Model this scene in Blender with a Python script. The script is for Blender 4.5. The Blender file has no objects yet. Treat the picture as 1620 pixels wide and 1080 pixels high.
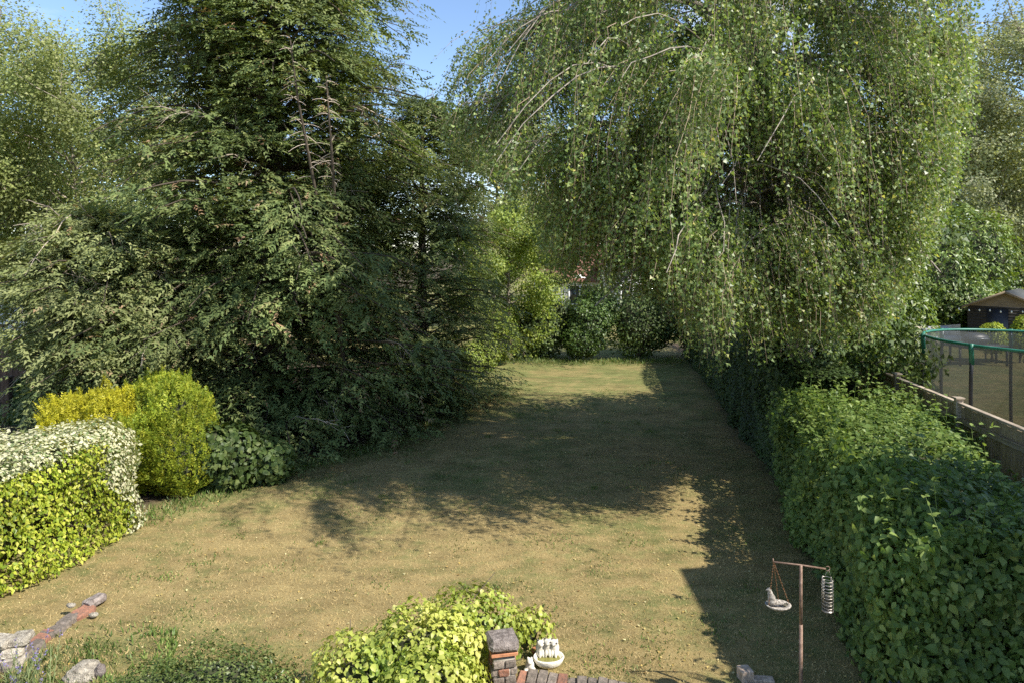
import bpy, math
import numpy as np

# ------------------------------------------------------------------ camera, sky, sun, exposure
scene = bpy.context.scene
CAM_H, FPX, HORIZON = 4.1, 1080.0, 400.0          # metres, focal length in photo pixels, horizon row
cam_data = bpy.data.cameras.new('camera')
cam_data.sensor_width = 36.0
cam_data.lens = 24.0
cam_data.shift_y = -(540.0 - HORIZON) / 1620.0
cam_data.clip_end = 3000.0
cam = bpy.data.objects.new('camera', cam_data)
cam.location = (0, 0, CAM_H)
cam.rotation_euler = (math.radians(90), 0, 0)
scene.collection.objects.link(cam)
scene.camera = cam

SUN_VEC = np.array([0.84, -0.50, 1.0])            # direction towards the sun
SUN_VEC /= np.linalg.norm(SUN_VEC)
elev = math.asin(SUN_VEC[2])
world = bpy.data.worlds.new('World')
scene.world = world
world.use_nodes = True
wn, wl = world.node_tree.nodes, world.node_tree.links
wn.clear()
w_out = wn.new('ShaderNodeOutputWorld')
w_bg = wn.new('ShaderNodeBackground')
w_bg.inputs['Strength'].default_value = 0.12
sky = wn.new('ShaderNodeTexSky')
sky.sky_type = 'NISHITA'
sky.sun_disc = False
sky.sun_elevation = elev
sky.sun_rotation = math.atan2(SUN_VEC[0], SUN_VEC[1])
sky.air_density = 1.0
sky.dust_density = 0.2
sky.altitude = 1200
sky.ozone_density = 2.0
w_tc = wn.new('ShaderNodeTexCoord')
w_map = wn.new('ShaderNodeMapping')
w_map.inputs['Scale'].default_value = (1.1, 1.1, 3.2)
w_map.inputs['Location'].default_value = (4.8, 6.6, 2.7)
w_no = wn.new('ShaderNodeTexNoise')
w_no.inputs['Scale'].default_value = 2.2
w_no.inputs['Detail'].default_value = 8
w_no.inputs['Roughness'].default_value = 0.58
w_rp = wn.new('ShaderNodeValToRGB')
w_rp.color_ramp.elements[0].position = 0.57
w_rp.color_ramp.elements[1].position = 0.78
w_rp.color_ramp.elements[1].color = (0.75, 0.75, 0.75, 1)
w_mix = wn.new('ShaderNodeMixRGB')
w_mix.inputs['Color2'].default_value = (6.2, 6.3, 6.6, 1)
wl.new(w_tc.outputs['Generated'], w_map.inputs['Vector'])
wl.new(w_map.outputs['Vector'], w_no.inputs['Vector'])
wl.new(w_no.outputs['Fac'], w_rp.inputs['Fac'])
wl.new(w_rp.outputs['Color'], w_mix.inputs['Fac'])
wl.new(sky.outputs['Color'], w_mix.inputs['Color1'])
wl.new(w_mix.outputs['Color'], w_bg.inputs['Color'])
wl.new(w_bg.outputs['Background'], w_out.inputs['Surface'])

sun_data = bpy.data.lights.new('sun', 'SUN')
sun_data.energy = 4.0
sun_data.angle = math.radians(0.55)
sun_data.color = (1.0, 0.945, 0.86)
sun = bpy.data.objects.new('sun', sun_data)
sun.location = (30, -10, 50)
from mathutils import Vector
sun.rotation_euler = Vector(-SUN_VEC).to_track_quat('-Z', 'Y').to_euler()
scene.collection.objects.link(sun)

scene.view_settings.view_transform = 'Standard'
scene.view_settings.look = 'None'
scene.view_settings.exposure = 1.1
scene.view_settings.gamma = 1.0
scene.view_settings.use_curve_mapping = False
scene.cycles.max_bounces = 8
scene.cycles.transparent_max_bounces = 12
scene.cycles.use_denoising = False

# ------------------------------------------------------------------ helpers
C = scene.collection
R = np.random.default_rng(7)
UP = np.array([0., 0., 1.])


def P(px, py, d):
    """photo pixel + distance along the view axis -> point"""
    return np.array([(px - 810) / FPX * d, d, CAM_H - (py - HORIZON) / FPX * d])


def G(px, py, z=0.0):
    """photo pixel -> point on the ground of height z"""
    d = (CAM_H - z) * FPX / (py - HORIZON)
    return np.array([(px - 810) / FPX * d, d, z])


def topx(p):
    return 810 + p[:, 0] / p[:, 1] * FPX, HORIZON + (CAM_H - p[:, 2]) / p[:, 1] * FPX


def unit(v):
    return v / np.maximum(np.linalg.norm(v, axis=-1, keepdims=True), 1e-9)


def rdir(n):
    return unit(R.normal(size=(n, 3)))


def _hash(i):
    h = (i[..., 0].astype(np.int64) * 374761393 + i[..., 1].astype(np.int64) * 668265263 + i[..., 2].astype(np.int64) * 2147483647 * 31 + 1013904223)
    h = (h ^ (h >> 13)) * 1274126177
    h = h ^ (h >> 16)
    return (h & 0xffff) / 65535.0


def vnoise(p, s=1.0, off=0.0):
    p = np.asarray(p, float) * s + off
    i = np.floor(p)
    f = p - i
    f = f * f * (3 - 2 * f)
    i = i.astype(np.int64)
    r = 0
    for dx in (0, 1):
        for dy in (0, 1):
            for dz in (0, 1):
                w = (f[..., 0] if dx else 1 - f[..., 0]) * (f[..., 1] if dy else 1 - f[..., 1]) * (f[..., 2] if dz else 1 - f[..., 2])
                r = r + w * _hash(i + np.array([dx, dy, dz]))
    return r


class Soup:
    """collects triangles and quads, built as one mesh"""

    def __init__(self):
        self.v, self.f, self.r, self.n = [], [], [], 0

    def add(self, verts, faces, rnd=None):
        verts = np.asarray(verts, float).reshape(-1, 3)
        faces = np.asarray(faces, int)
        self.v.append(verts)
        self.f.append(faces + self.n)
        self.n += len(verts)
        self.r.append(np.full(len(faces), 0.5) if rnd is None else np.broadcast_to(rnd, (len(faces),)))
        return self

    def box(self, c, s, rz=0.0, tilt=0.0):
        c = np.asarray(c, float)
        h = np.asarray(s, float) / 2
        v = np.array([[x, y, z] for x in (-1, 1) for y in (-1, 1) for z in (-1, 1)]) * h
        if tilt:
            ct, st = math.cos(tilt), math.sin(tilt)
            v = np.stack([v[:, 0] * ct + v[:, 2] * st, v[:, 1], -v[:, 0] * st + v[:, 2] * ct], 1)
        cr, sr = math.cos(rz), math.sin(rz)
        v = np.stack([v[:, 0] * cr - v[:, 1] * sr, v[:, 0] * sr + v[:, 1] * cr, v[:, 2]], 1) + c
        return self.add(v, [[0, 1, 3, 2], [4, 6, 7, 5], [0, 4, 5, 1], [2, 3, 7, 6], [0, 2, 6, 4], [1, 5, 7, 3]])

    def tube(self, pts, rad, sides=8, rnd=None, cap=True):
        pts = np.asarray(pts, float)
        k = len(pts)
        rad = np.broadcast_to(np.asarray(rad, float), (k,))
        return self.tubes(pts[None], rad[None], sides, rnd, cap)

    def tubes(self, pts, rad, sides=3, rnd=None, cap=False):
        n, k, _ = pts.shape
        t = unit(np.gradient(pts, axis=1))
        ref = np.where(np.abs(t[..., 2:3]) > 0.95, np.array([1., 0, 0]), UP)
        ref = np.broadcast_to(ref[:, :1], t.shape)
        a = unit(np.cross(t, ref) + 1e-6)
        b = np.cross(t, a)
        ang = np.arange(sides) / sides * 2 * np.pi
        ring = pts[:, :, None] + rad[:, :, None, None] * (np.cos(ang)[None, None, :, None] * a[:, :, None] + np.sin(ang)[None, None, :, None] * b[:, :, None])
        idx = np.arange(n * k * sides).reshape(n, k, sides)
        nx = np.roll(idx, -1, 2)
        q = np.stack([idx[:, :-1], nx[:, :-1], nx[:, 1:], idx[:, 1:]], -1).reshape(-1, 4)
        rr = None
        if rnd is not None:
            rr = np.repeat(np.broadcast_to(rnd, (n,)), (k - 1) * sides)
        self.add(ring, q, rr)
        if cap and sides >= 3:
            base = self.n - n * k * sides
            for e in (0, k - 1):
                cv = pts[:, e]
                ci = np.arange(n)
                loc = idx[:, e] + base
                cc = self.n + ci
                self.v.append(cv)
                self.n += n
                tr = np.stack([loc, np.roll(loc, -1, 1), np.repeat(cc[:, None], sides, 1)], -1).reshape(-1, 3)
                if e == 0:
                    tr = tr[:, ::-1]
                self.f.append(tr)
                self.r.append(np.full(len(tr), 0.5))
        return self

    def ribbons(self, pts, wid, rnd=None):
        """thin flat twigs: (n,k,3) points, half width per point"""
        n, k, _ = pts.shape
        t = unit(np.gradient(pts, axis=1))
        a = unit(np.cross(t, rdir(n)[:, None] * np.array([1, 1, .1]))) * wid[:, :, None]
        V = np.stack([pts - a, pts + a], 2)
        idx = np.arange(n * k * 2).reshape(n, k, 2)
        q = np.stack([idx[:, :-1, 0], idx[:, :-1, 1], idx[:, 1:, 1], idx[:, 1:, 0]], -1).reshape(-1, 4)
        return self.add(V, q)

    def lathe(self, c, prof, sides=20, sx=1.0, sy=1.0, rz=0.0):
        """prof: list of (radius, z)"""
        prof = np.asarray(prof, float)
        k = len(prof)
        ang = np.arange(sides) / sides * 2 * np.pi
        x = prof[:, :1] * np.cos(ang) * sx
        y = prof[:, :1] * np.sin(ang) * sy
        cr, sr = math.cos(rz), math.sin(rz)
        v = np.stack([x * cr - y * sr, x * sr + y * cr, np.repeat(prof[:, 1:], sides, 1)], -1) + np.asarray(c)
        idx = np.arange(k * sides).reshape(k, sides)
        nx = np.roll(idx, -1, 1)
        q = np.stack([idx[:-1], nx[:-1], nx[1:], idx[1:]], -1).reshape(-1, 4)
        return self.add(v, q)

    def build(self, name, material, parent=None, smooth=False, attr=True):
        me = bpy.data.meshes.new(name)
        v = np.concatenate(self.v)
        if parent is not None:
            base = np.array(parent.matrix_world.translation)
            o = parent
            base = np.zeros(3)
            while o is not None:
                base = base + np.array(o.location)
                o = o.parent
            v = v - base
        tot = np.concatenate([np.full(len(f), f.shape[1]) for f in self.f])
        loops = np.concatenate([f.ravel() for f in self.f])
        st = np.concatenate([[0], np.cumsum(tot)[:-1]])
        me.vertices.add(len(v))
        me.vertices.foreach_set('co', v.astype(np.float32).ravel())
        me.loops.add(len(loops))
        me.loops.foreach_set('vertex_index', loops.astype(np.int32))
        me.polygons.add(len(tot))
        me.polygons.foreach_set('loop_start', st.astype(np.int32))
        me.polygons.foreach_set('loop_total', tot.astype(np.int32))
        if smooth:
            me.polygons.foreach_set('use_smooth', np.ones(len(tot), bool))
        if attr:
            a = me.attributes.new('rnd', 'FLOAT', 'FACE')
            a.data.foreach_set('value', np.concatenate(self.r).astype(np.float32))
        me.update(calc_edges=True)
        me.validate()
        if isinstance(material, bpy.types.Material):
            me.materials.append(material)
        o = bpy.data.objects.new(name, me)
        C.objects.link(o)
        if parent is not None:
            o.parent = parent
        return o


def thing(name, label, cat, loc=(0, 0, 0), group=None):
    o = bpy.data.objects.new(name, None)
    o.empty_display_size = 0.2
    C.objects.link(o)
    o.location = tuple(float(x) for x in loc)
    o['label'] = label
    o['category'] = cat
    if group:
        o['group'] = group
    return o


def tag(o, label, cat, group=None):
    o['label'] = label
    o['category'] = cat
    if group:
        o['group'] = group
    return o


# ------------------------------------------------------------------ materials
def new_mat(name):
    m = bpy.data.materials.new(name)
    m.use_nodes = True
    n = m.node_tree.nodes
    n.clear()
    out = n.new('ShaderNodeOutputMaterial')
    return m, n, m.node_tree.links, out


def ramp(n, stops):
    r = n.new('ShaderNodeValToRGB')
    e = r.color_ramp.elements
    while len(e) < len(stops):
        e.new(0.5)
    for el, (p, c) in zip(e, stops):
        el.position = p
        el.color = (c[0], c[1], c[2], 1)
    return r


def leaf_mat(name, stops, trans=0.32, rough=0.5, clump=0.9, clump_amt=0.35, spec=0.35, tcol=(1.25, 1.25, 0.55)):
    """stops: colour ramp over each leaf's own random value"""
    m, n, l, out = new_mat(name)
    at = n.new('ShaderNodeAttribute')
    at.attribute_name = 'rnd'
    rp = ramp(n, stops)
    l.new(at.outputs['Fac'], rp.inputs['Fac'])
    geo = n.new('ShaderNodeNewGeometry')
    no = n.new('ShaderNodeTexNoise')
    no.inputs['Scale'].default_value = clump
    no.inputs['Detail'].default_value = 2
    l.new(geo.outputs['Position'], no.inputs['Vector'])
    mr = n.new('ShaderNodeMapRange')
    mr.inputs['From Min'].default_value = 0.3
    mr.inputs['From Max'].default_value = 0.7
    mr.inputs['To Min'].default_value = 1 - clump_amt
    mr.inputs['To Max'].default_value = 1 + clump_amt
    l.new(no.outputs['Fac'], mr.inputs['Value'])
    mu = n.new('ShaderNodeVectorMath')
    mu.operation = 'SCALE'
    l.new(rp.outputs['Color'], mu.inputs[0])
    l.new(mr.outputs['Result'], mu.inputs['Scale'])
    b = n.new('ShaderNodeBsdfPrincipled')
    b.inputs['Roughness'].default_value = rough
    b.inputs['Specular IOR Level'].default_value = spec
    l.new(mu.outputs['Vector'], b.inputs['Base Color'])
    if trans > 0:
        tm = n.new('ShaderNodeVectorMath')
        tm.operation = 'MULTIPLY'
        tm.inputs[1].default_value = tcol
        l.new(mu.outputs['Vector'], tm.inputs[0])
        t = n.new('ShaderNodeBsdfTranslucent')
        l.new(tm.outputs['Vector'], t.inputs['Color'])
        mx = n.new('ShaderNodeMixShader')
        mx.inputs['Fac'].default_value = trans
        l.new(b.outputs['BSDF'], mx.inputs[1])
        l.new(t.outputs['BSDF'], mx.inputs[2])
        l.new(mx.outputs['Shader'], out.inputs['Surface'])
    else:
        l.new(b.outputs['BSDF'], out.inputs['Surface'])
    return m


def solid_mat(name, col, rough=0.7, var=0.25, scale=6.0, bump=0.15, col2=None, metallic=0.0, spec=0.4, stretch=(1, 1, 1), detail=6, bdist=0.01):
    m, n, l, out = new_mat(name)
    tc = n.new('ShaderNodeTexCoord')
    mp = n.new('ShaderNodeMapping')
    mp.inputs['Scale'].default_value = stretch
    l.new(tc.outputs['Object'], mp.inputs['Vector'])
    no = n.new('ShaderNodeTexNoise')
    no.inputs['Scale'].default_value = scale
    no.inputs['Detail'].default_value = detail
    no.inputs['Roughness'].default_value = 0.62
    l.new(mp.outputs['Vector'], no.inputs['Vector'])
    c = np.array(col)
    d = np.array(col2) if col2 is not None else c * (1 - var)
    rp = ramp(n, [(0.32, tuple(d)), (0.68, tuple(c * (1 + var * 0.4)))])
    l.new(no.outputs['Fac'], rp.inputs['Fac'])
    oi = n.new('ShaderNodeObjectInfo')
    mr = n.new('ShaderNodeMapRange')
    mr.inputs['To Min'].default_value = 1 - var * 0.5
    mr.inputs['To Max'].default_value = 1 + var * 0.5
    l.new(oi.outputs['Random'], mr.inputs['Value'])
    mu = n.new('ShaderNodeVectorMath')
    mu.operation = 'SCALE'
    l.new(rp.outputs['Color'], mu.inputs[0])
    l.new(mr.outputs['Result'], mu.inputs['Scale'])
    b = n.new('ShaderNodeBsdfPrincipled')
    b.inputs['Roughness'].default_value = rough
    b.inputs['Metallic'].default_value = metallic
    b.inputs['Specular IOR Level'].default_value = spec
    l.new(mu.outputs['Vector'], b.inputs['Base Color'])
    if bump:
        n2 = n.new('ShaderNodeTexNoise')
        n2.inputs['Scale'].default_value = scale * 4
        n2.inputs['Detail'].default_value = 5
        l.new(mp.outputs['Vector'], n2.inputs['Vector'])
        bp = n.new('ShaderNodeBump')
        bp.inputs['Strength'].default_value = bump
        bp.inputs['Distance'].default_value = bdist
        l.new(n2.outputs['Fac'], bp.inputs['Height'])
        l.new(bp.outputs['Normal'], b.inputs['Normal'])
    l.new(b.outputs['BSDF'], out.inputs['Surface'])
    return m


M = {}
M['bark_dark'] = solid_mat('bark_dark', (0.11, 0.085, 0.06), 0.9, 0.5, 5, 0.6, stretch=(1, 1, .25), bdist=.03)
M['bark_grey'] = solid_mat('bark_grey', (0.26, 0.22, 0.17), 0.9, 0.45, 6, 0.4, stretch=(1, 1, .3), bdist=.02)
M['bark_birch'] = solid_mat('bark_birch', (0.34, 0.29, 0.23), 0.75, 0.6, 4, 0.4, col2=(0.10, 0.085, 0.07), stretch=(.7, .7, 2.5), bdist=.01)
M['twig_tan'] = solid_mat('twig_tan', (0.30, 0.22, 0.15), 0.8, 0.4, 3, 0)
M['twig_dead'] = solid_mat('twig_dead', (0.46, 0.38, 0.30), 0.85, 0.4, 3, 0)
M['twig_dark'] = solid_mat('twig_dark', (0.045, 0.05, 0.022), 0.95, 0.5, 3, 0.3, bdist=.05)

M['birch_leaf'] = leaf_mat('birch_leaf', [(0, (.115, .185, .05)), (.55, (.215, .285, .09)), (.93, (.34, .40, .16)), (1, (.50, .44, .14))], .42, .42, .5, .3, spec=.5)
M['far_birch_leaf'] = leaf_mat('far_birch_leaf', [(0, (.17, .21, .06)), (.6, (.27, .31, .095)), (1, (.38, .40, .16))], .4, .5, .5, .35)
M['conifer'] = leaf_mat('conifer', [(0, (.075, .115, .04)), (.5, (.15, .195, .065)), (.86, (.26, .29, .105)), (.93, (.30, .25, .13)), (1, (.36, .22, .13))], .28, .6, .45, .35, spec=.25)
M['conifer_pale'] = leaf_mat('conifer_pale', [(0, (.13, .165, .06)), (.5, (.235, .265, .10)), (.86, (.34, .36, .155)), (.94, (.34, .28, .15)), (1, (.38, .24, .14))], .32, .6, .45, .3, spec=.25)
M['conifer_dead'] = leaf_mat('conifer_dead', [(0, (.16, .10, .06)), (1, (.30, .20, .12))], .1, .8, .6, .3, spec=.15)
M['maple'] = leaf_mat('maple', [(0, (.14, .21, .035)), (.6, (.26, .33, .06)), (1, (.38, .41, .09))], .38, .5, .6, .3)
M['willow'] = leaf_mat('willow', [(0, (.20, .22, .095)), (.6, (.31, .33, .16)), (1, (.42, .43, .24))], .38, .55, .35, .35)
M['laurel'] = leaf_mat('laurel', [(0, (.07, .115, .022)), (.6, (.14, .21, .04)), (1, (.27, .33, .07))], .28, .42, .7, .3, spec=.4)
M['dark_shrub'] = leaf_mat('dark_shrub', [(0, (.05, .085, .022)), (.7, (.10, .15, .04)), (1, (.18, .22, .07))], .3, .5, .9, .3, spec=.3)
M['green_shrub'] = leaf_mat('green_shrub', [(0, (.055, .10, .022)), (.7, (.11, .18, .04)), (1, (.20, .27, .08))], .28, .42, .9, .3, spec=.45)
M['hedge_leaf'] = leaf_mat('hedge_leaf', [(0, (.07, .125, .024)), (.55, (.145, .22, .05)), (.93, (.26, .33, .09)), (1, (.34, .38, .09))], .36, .48, .8, .25, spec=.32)
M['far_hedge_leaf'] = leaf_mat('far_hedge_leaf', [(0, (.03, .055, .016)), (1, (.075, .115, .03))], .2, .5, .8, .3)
M['privet'] = leaf_mat('privet', [(0, (.13, .20, .02)), (.45, (.29, .35, .035)), (.8, (.45, .48, .06)), (1, (.56, .54, .13))], .36, .42, 1.6, .22, spec=.4)
M['variegated'] = leaf_mat('variegated', [(0, (.11, .18, .06)), (.22, (.30, .34, .16)), (.4, (.55, .54, .33)), (1, (.66, .63, .45))], .3, .45, 2.0, .15, spec=.4)
M['gold_yew'] = leaf_mat('gold_yew', [(0, (.32, .32, .02)), (.6, (.52, .48, .03)), (1, (.60, .55, .06))], .3, .55, 1.4, .25, spec=.3)
M['lime_yew'] = leaf_mat('lime_yew', [(0, (.14, .20, .02)), (.6, (.28, .335, .03)), (1, (.42, .42, .045))], .3, .55, 1.4, .3, spec=.3)
M['yellow_leaf'] = leaf_mat('yellow_leaf', [(0, (.15, .23, .035)), (.35, (.33, .39, .065)), (.75, (.50, .51, .12)), (1, (.62, .57, .20))], .33, .42, 2.6, .2, spec=.4)
M['box_leaf'] = leaf_mat('box_leaf', [(0, (.05, .085, .02)), (.6, (.11, .15, .035)), (1, (.20, .23, .07))], .25, .4, 2.0, .3, spec=.45)
M['lavender_leaf'] = leaf_mat('lavender_leaf', [(0, (.15, .20, .08)), (1, (.28, .33, .14))], .2, .6, 2, .2)
M['lavender_flower'] = leaf_mat('lavender_flower', [(0, (.14, .11, .28)), (1, (.30, .25, .46))], .2, .6, 2, .2, tcol=(1, 1, 1))
M['weed'] = leaf_mat('weed', [(0, (.07, .13, .025)), (.7, (.15, .22, .05)), (1, (.35, .34, .14))], .3, .5, 1.2, .3)
M['fallen'] = leaf_mat('fallen', [(0, (.22, .12, .05)), (.4, (.50, .36, .10)), (1, (.74, .66, .36))], .2, .6, 2, .15)


def ground_mat():
    m, n, l, out = new_mat('dry_lawn')
    geo = n.new('ShaderNodeNewGeometry')
    ga = n.new('ShaderNodeAttribute'); ga.attribute_name = 'green'
    so = n.new('ShaderNodeAttribute'); so.attribute_name = 'soil'

    def noise(s, d=5, rg=.6, stretch=None):
        t = n.new('ShaderNodeTexNoise')
        t.inputs['Scale'].default_value = s
        t.inputs['Detail'].default_value = d
        t.inputs['Roughness'].default_value = rg
        if stretch:
            mp = n.new('ShaderNodeMapping')
            mp.inputs['Scale'].default_value = stretch
            l.new(geo.outputs['Position'], mp.inputs['Vector'])
            l.new(mp.outputs['Vector'], t.inputs['Vector'])
        else:
            l.new(geo.outputs['Position'], t.inputs['Vector'])
        return t
    big, mid, fine = noise(.55, 4), noise(3.2, 6, .7, (1, 1.5, 1)), noise(34, 6, .75)
    straw = ramp(n, [(.25, (.245, .18, .074)), (.5, (.345, .263, .115)), (.75, (.45, .36, .172))])
    l.new(fine.outputs['Fac'], straw.inputs['Fac'])
    green = ramp(n, [(.25, (.135, .145, .05)), (.5, (.19, .20, .07)), (.75, (.255, .26, .105))])
    l.new(fine.outputs['Fac'], green.inputs['Fac'])
    ad = n.new('ShaderNodeMath'); ad.operation = 'ADD'
    l.new(big.outputs['Fac'], ad.inputs[0]); l.new(mid.outputs['Fac'], ad.inputs[1])
    mr = n.new('ShaderNodeMapRange')
    mr.inputs['From Min'].default_value = .88; mr.inputs['From Max'].default_value = 1.18
    mr.inputs['To Min'].default_value = -.08; mr.inputs['To Max'].default_value = .95
    l.new(ad.outputs[0], mr.inputs['Value'])
    a2 = n.new('ShaderNodeMath'); a2.operation = 'ADD'; a2.use_clamp = True
    l.new(mr.outputs['Result'], a2.inputs[0]); l.new(ga.outputs['Fac'], a2.inputs[1])
    mx = n.new('ShaderNodeMixRGB')
    l.new(a2.outputs[0], mx.inputs['Fac']); l.new(straw.outputs['Color'], mx.inputs['Color1']); l.new(green.outputs['Color'], mx.inputs['Color2'])
    vb = noise(1.3, 5, .65, (1, 1.8, 1))
    vr = n.new('ShaderNodeMapRange')
    vr.inputs['From Min'].default_value = .3; vr.inputs['From Max'].default_value = .7
    vr.inputs['To Min'].default_value = .62; vr.inputs['To Max'].default_value = 1.12
    l.new(vb.outputs['Fac'], vr.inputs['Value'])
    vs = n.new('ShaderNodeVectorMath'); vs.operation = 'SCALE'
    l.new(mx.outputs['Color'], vs.inputs[0]); l.new(vr.outputs['Result'], vs.inputs['Scale'])
    soil = ramp(n, [(.3, (.045, .034, .022)), (.7, (.12, .09, .06))])
    l.new(fine.outputs['Fac'], soil.inputs['Fac'])
    m2 = n.new('ShaderNodeMixRGB')
    l.new(so.outputs['Fac'], m2.inputs['Fac']); l.new(vs.outputs['Vector'], m2.inputs['Color1']); l.new(soil.outputs['Color'], m2.inputs['Color2'])
    b = n.new('ShaderNodeBsdfPrincipled')
    b.inputs['Roughness'].default_value = .95
    b.inputs['Specular IOR Level'].default_value = .1
    l.new(m2.outputs['Color'], b.inputs['Base Color'])
    bp = n.new('ShaderNodeBump'); bp.inputs['Strength'].default_value = .75; bp.inputs['Distance'].default_value = .03
    f2 = noise(60, 6, .8)
    l.new(f2.outputs['Fac'], bp.inputs['Height'])
    l.new(bp.outputs['Normal'], b.inputs['Normal'])
    l.new(b.outputs['BSDF'], out.inputs['Surface'])
    return m


def grass_mat():
    m, n, l, out = new_mat('grass_blade')
    at = n.new('ShaderNodeAttribute'); at.attribute_name = 'rnd'
    rp = ramp(n, [(0, (.52, .40, .19)), (.3, (.43, .315, .135)), (.5, (.33, .24, .098)), (.7, (.23, .205, .07)), (1, (.14, .185, .05))])
    l.new(at.outputs['Fac'], rp.inputs['Fac'])
    b = n.new('ShaderNodeBsdfPrincipled'); b.inputs['Roughness'].default_value = .8; b.inputs['Specular IOR Level'].default_value = .15
    l.new(rp.outputs['Color'], b.inputs['Base Color'])
    l.new(b.outputs['BSDF'], out.inputs['Surface'])
    return m


M['ground'] = ground_mat()
M['grass'] = grass_mat()

# ------------------------------------------------------------------ ground
def left_edge(y):
    """x of the planting line on the left of the lawn"""
    return np.interp(y, [5, 8, 10.3, 12.2, 14, 16, 19, 24.5], [-6.4, -6.1, -5.75, -4.7, -3.2, -2.1, -1.4, -0.9])


def right_edge(y):
    """x of the hedge foot on the right"""
    return np.interp(y, [4, 6.5, 9, 12, 15.3, 22, 26], [3.25, 3.45, 4.05, 4.75, 5.0, 6.0, 6.4])


def gz(x, y):
    x, y = np.broadcast_arrays(np.asarray(x, float), np.asarray(y, float))
    t = np.clip((y - (16.6 + .25 * np.sin(x * .6))) / 1.6, 0, 1)
    t = t * t * (3 - 2 * t)
    inside = np.clip((x + 3.5) / 1.5, 0, 1) * np.clip((7.2 - x) / .6, 0, 1)
    p = np.stack([x, y, np.zeros_like(x)], -1)
    near = np.clip((60 - np.abs(y)) / 20, 0, 1)
    return (.22 * t * inside + .22 * np.clip((y - 26) / 4, 0, 1) * (1 - inside) + .07 * (vnoise(p, .5, 9.1) - .5) + .03 * (vnoise(p, 2.1, 3.3) - .5)) * near


gx = np.concatenate([[-900, -400, -180, -90, -50, -34], np.arange(-26, -10, .5), np.arange(-10, 10, .16), np.arange(10, 26, .5), [34, 50, 90, 180, 400, 900]])
gy = np.concatenate([[-300, -100, -40, -15, -5, 0, 2], np.arange(4, 20, .16), np.arange(20, 40, .5), [46, 60, 90, 160, 320, 700, 1500]])
XX, YY = np.meshgrid(gx, gy)
ZZ = gz(XX, YY)
nx_, ny_ = len(gx), len(gy)
idx = np.arange(nx_ * ny_).reshape(ny_, nx_)
gs = Soup().add(np.stack([XX, YY, ZZ], -1).reshape(-1, 3), np.stack([idx[:-1, :-1], idx[:-1, 1:], idx[1:, 1:], idx[1:, :-1]], -1).reshape(-1, 4))
ground = gs.build('ground', M['ground'], smooth=True, attr=False)
ground['kind'] = 'structure'


def greenness(x, y):
    g = np.zeros_like(x)
    g += .42 * np.clip((y - 17.2) / 1.2, 0, 1)                                     # upper lawn
    g += .5 * np.exp(-((x + 4.1) ** 2 / 1.1 + (y - 6.9) ** 2 / .35))               # tufty patch by the low wall
    g += .35 * np.exp(-((x + 5.2) ** 2 / .4 + (y - 6.5) ** 2 / .3))
    g += .35 * np.exp(-np.abs(x - left_edge(y) - .15) / .35) * (y > 10)             # along the planting
    g -= .3 * np.exp(-((x + 2.5) ** 2 / 9 + (y - 9.2) ** 2 / 4))                     # bleached middle
    return g


def soilness(x, y):
    le, re = left_edge(y), right_edge(y)
    s = np.clip((le - .25 - x) / .5, 0, 1) * (y > 9.8) * (y < 26)
    s = np.maximum(s, np.clip((x - re + .25) / .6, 0, 1) * (x < 7.5) * (y < 30))
    s = np.maximum(s, ((x < -11) & (y > 18.2)) * .9)
    return s


for nm, fn in (('green', greenness), ('soil', soilness)):
    a = ground.data.attributes.new(nm, 'FLOAT', 'POINT')
    a.data.foreach_set('value', fn(XX, YY).astype(np.float32).ravel())

# ------------------------------------------------------------------ leaf makers
def leaves(s, p, d, nrm, L, W, rnd=None, fold=.12):
    """folded ovate leaf, two triangles"""
    n = len(p)
    L = np.broadcast_to(L, (n,))[:, None]
    W = np.broadcast_to(W, (n,))[:, None]
    side = unit(np.cross(d, nrm))
    nn = np.cross(side, d)
    mid = p + d * L * .42
    v = np.stack([p, mid + side * W * .5 + nn * W * fold, p + d * L, mid - side * W * .5 + nn * W * fold], 1)
    i = np.arange(n)[:, None] * 4
    f = np.concatenate([i + [0, 1, 2], i + [0, 2, 3]], 0)
    r = R.random(n) if rnd is None else rnd
    s.add(v, f, np.concatenate([r, r]))


def tri_leaves(s, p, d, nrm, L, W, rnd=None):
    """small deltoid leaf, one triangle"""
    n = len(p)
    L = np.broadcast_to(L, (n,))[:, None]
    W = np.broadcast_to(W, (n,))[:, None]
    side = unit(np.cross(d, nrm)) * W * .5
    b = p + d * L * .12
    s.add(np.stack([b + side, p + d * L, b - side], 1), np.arange(n * 3).reshape(-1, 3), R.random(n) if rnd is None else rnd)


def big_leaves(s, p, d, nrm, L, W, rnd=None, fold=.1, droop=.15):
    """ovate leaf with a curved midrib, eight triangles"""
    n = len(p)
    L = np.broadcast_to(L, (n,))[:, None]
    W = np.broadcast_to(W, (n,))[:, None]
    side = unit(np.cross(d, nrm))
    nn = np.cross(side, d)
    m1 = p + d * L * .3 + nn * L * .04
    m2 = p + d * L * .68 - nn * L * droop * .3
    tip = p + d * L - nn * L * droop
    v = np.stack([p, m1, m2, tip, m1 + side * W * .5 + nn * W * fold, m2 + side * W * .36 + nn * W * fold,
                  m1 - side * W * .5 + nn * W * fold, m2 - side * W * .36 + nn * W * fold], 1)
    i = np.arange(n)[:, None] * 8
    fs = [[0, 4, 1], [1, 4, 5], [1, 5, 2], [2, 5, 3], [0, 1, 6], [1, 7, 6], [1, 2, 7], [2, 3, 7]]
    f = np.concatenate([i + q for q in fs], 0)
    r = R.random(n) if rnd is None else rnd
    s.add(v, f, np.tile(r, len(fs)))


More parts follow.
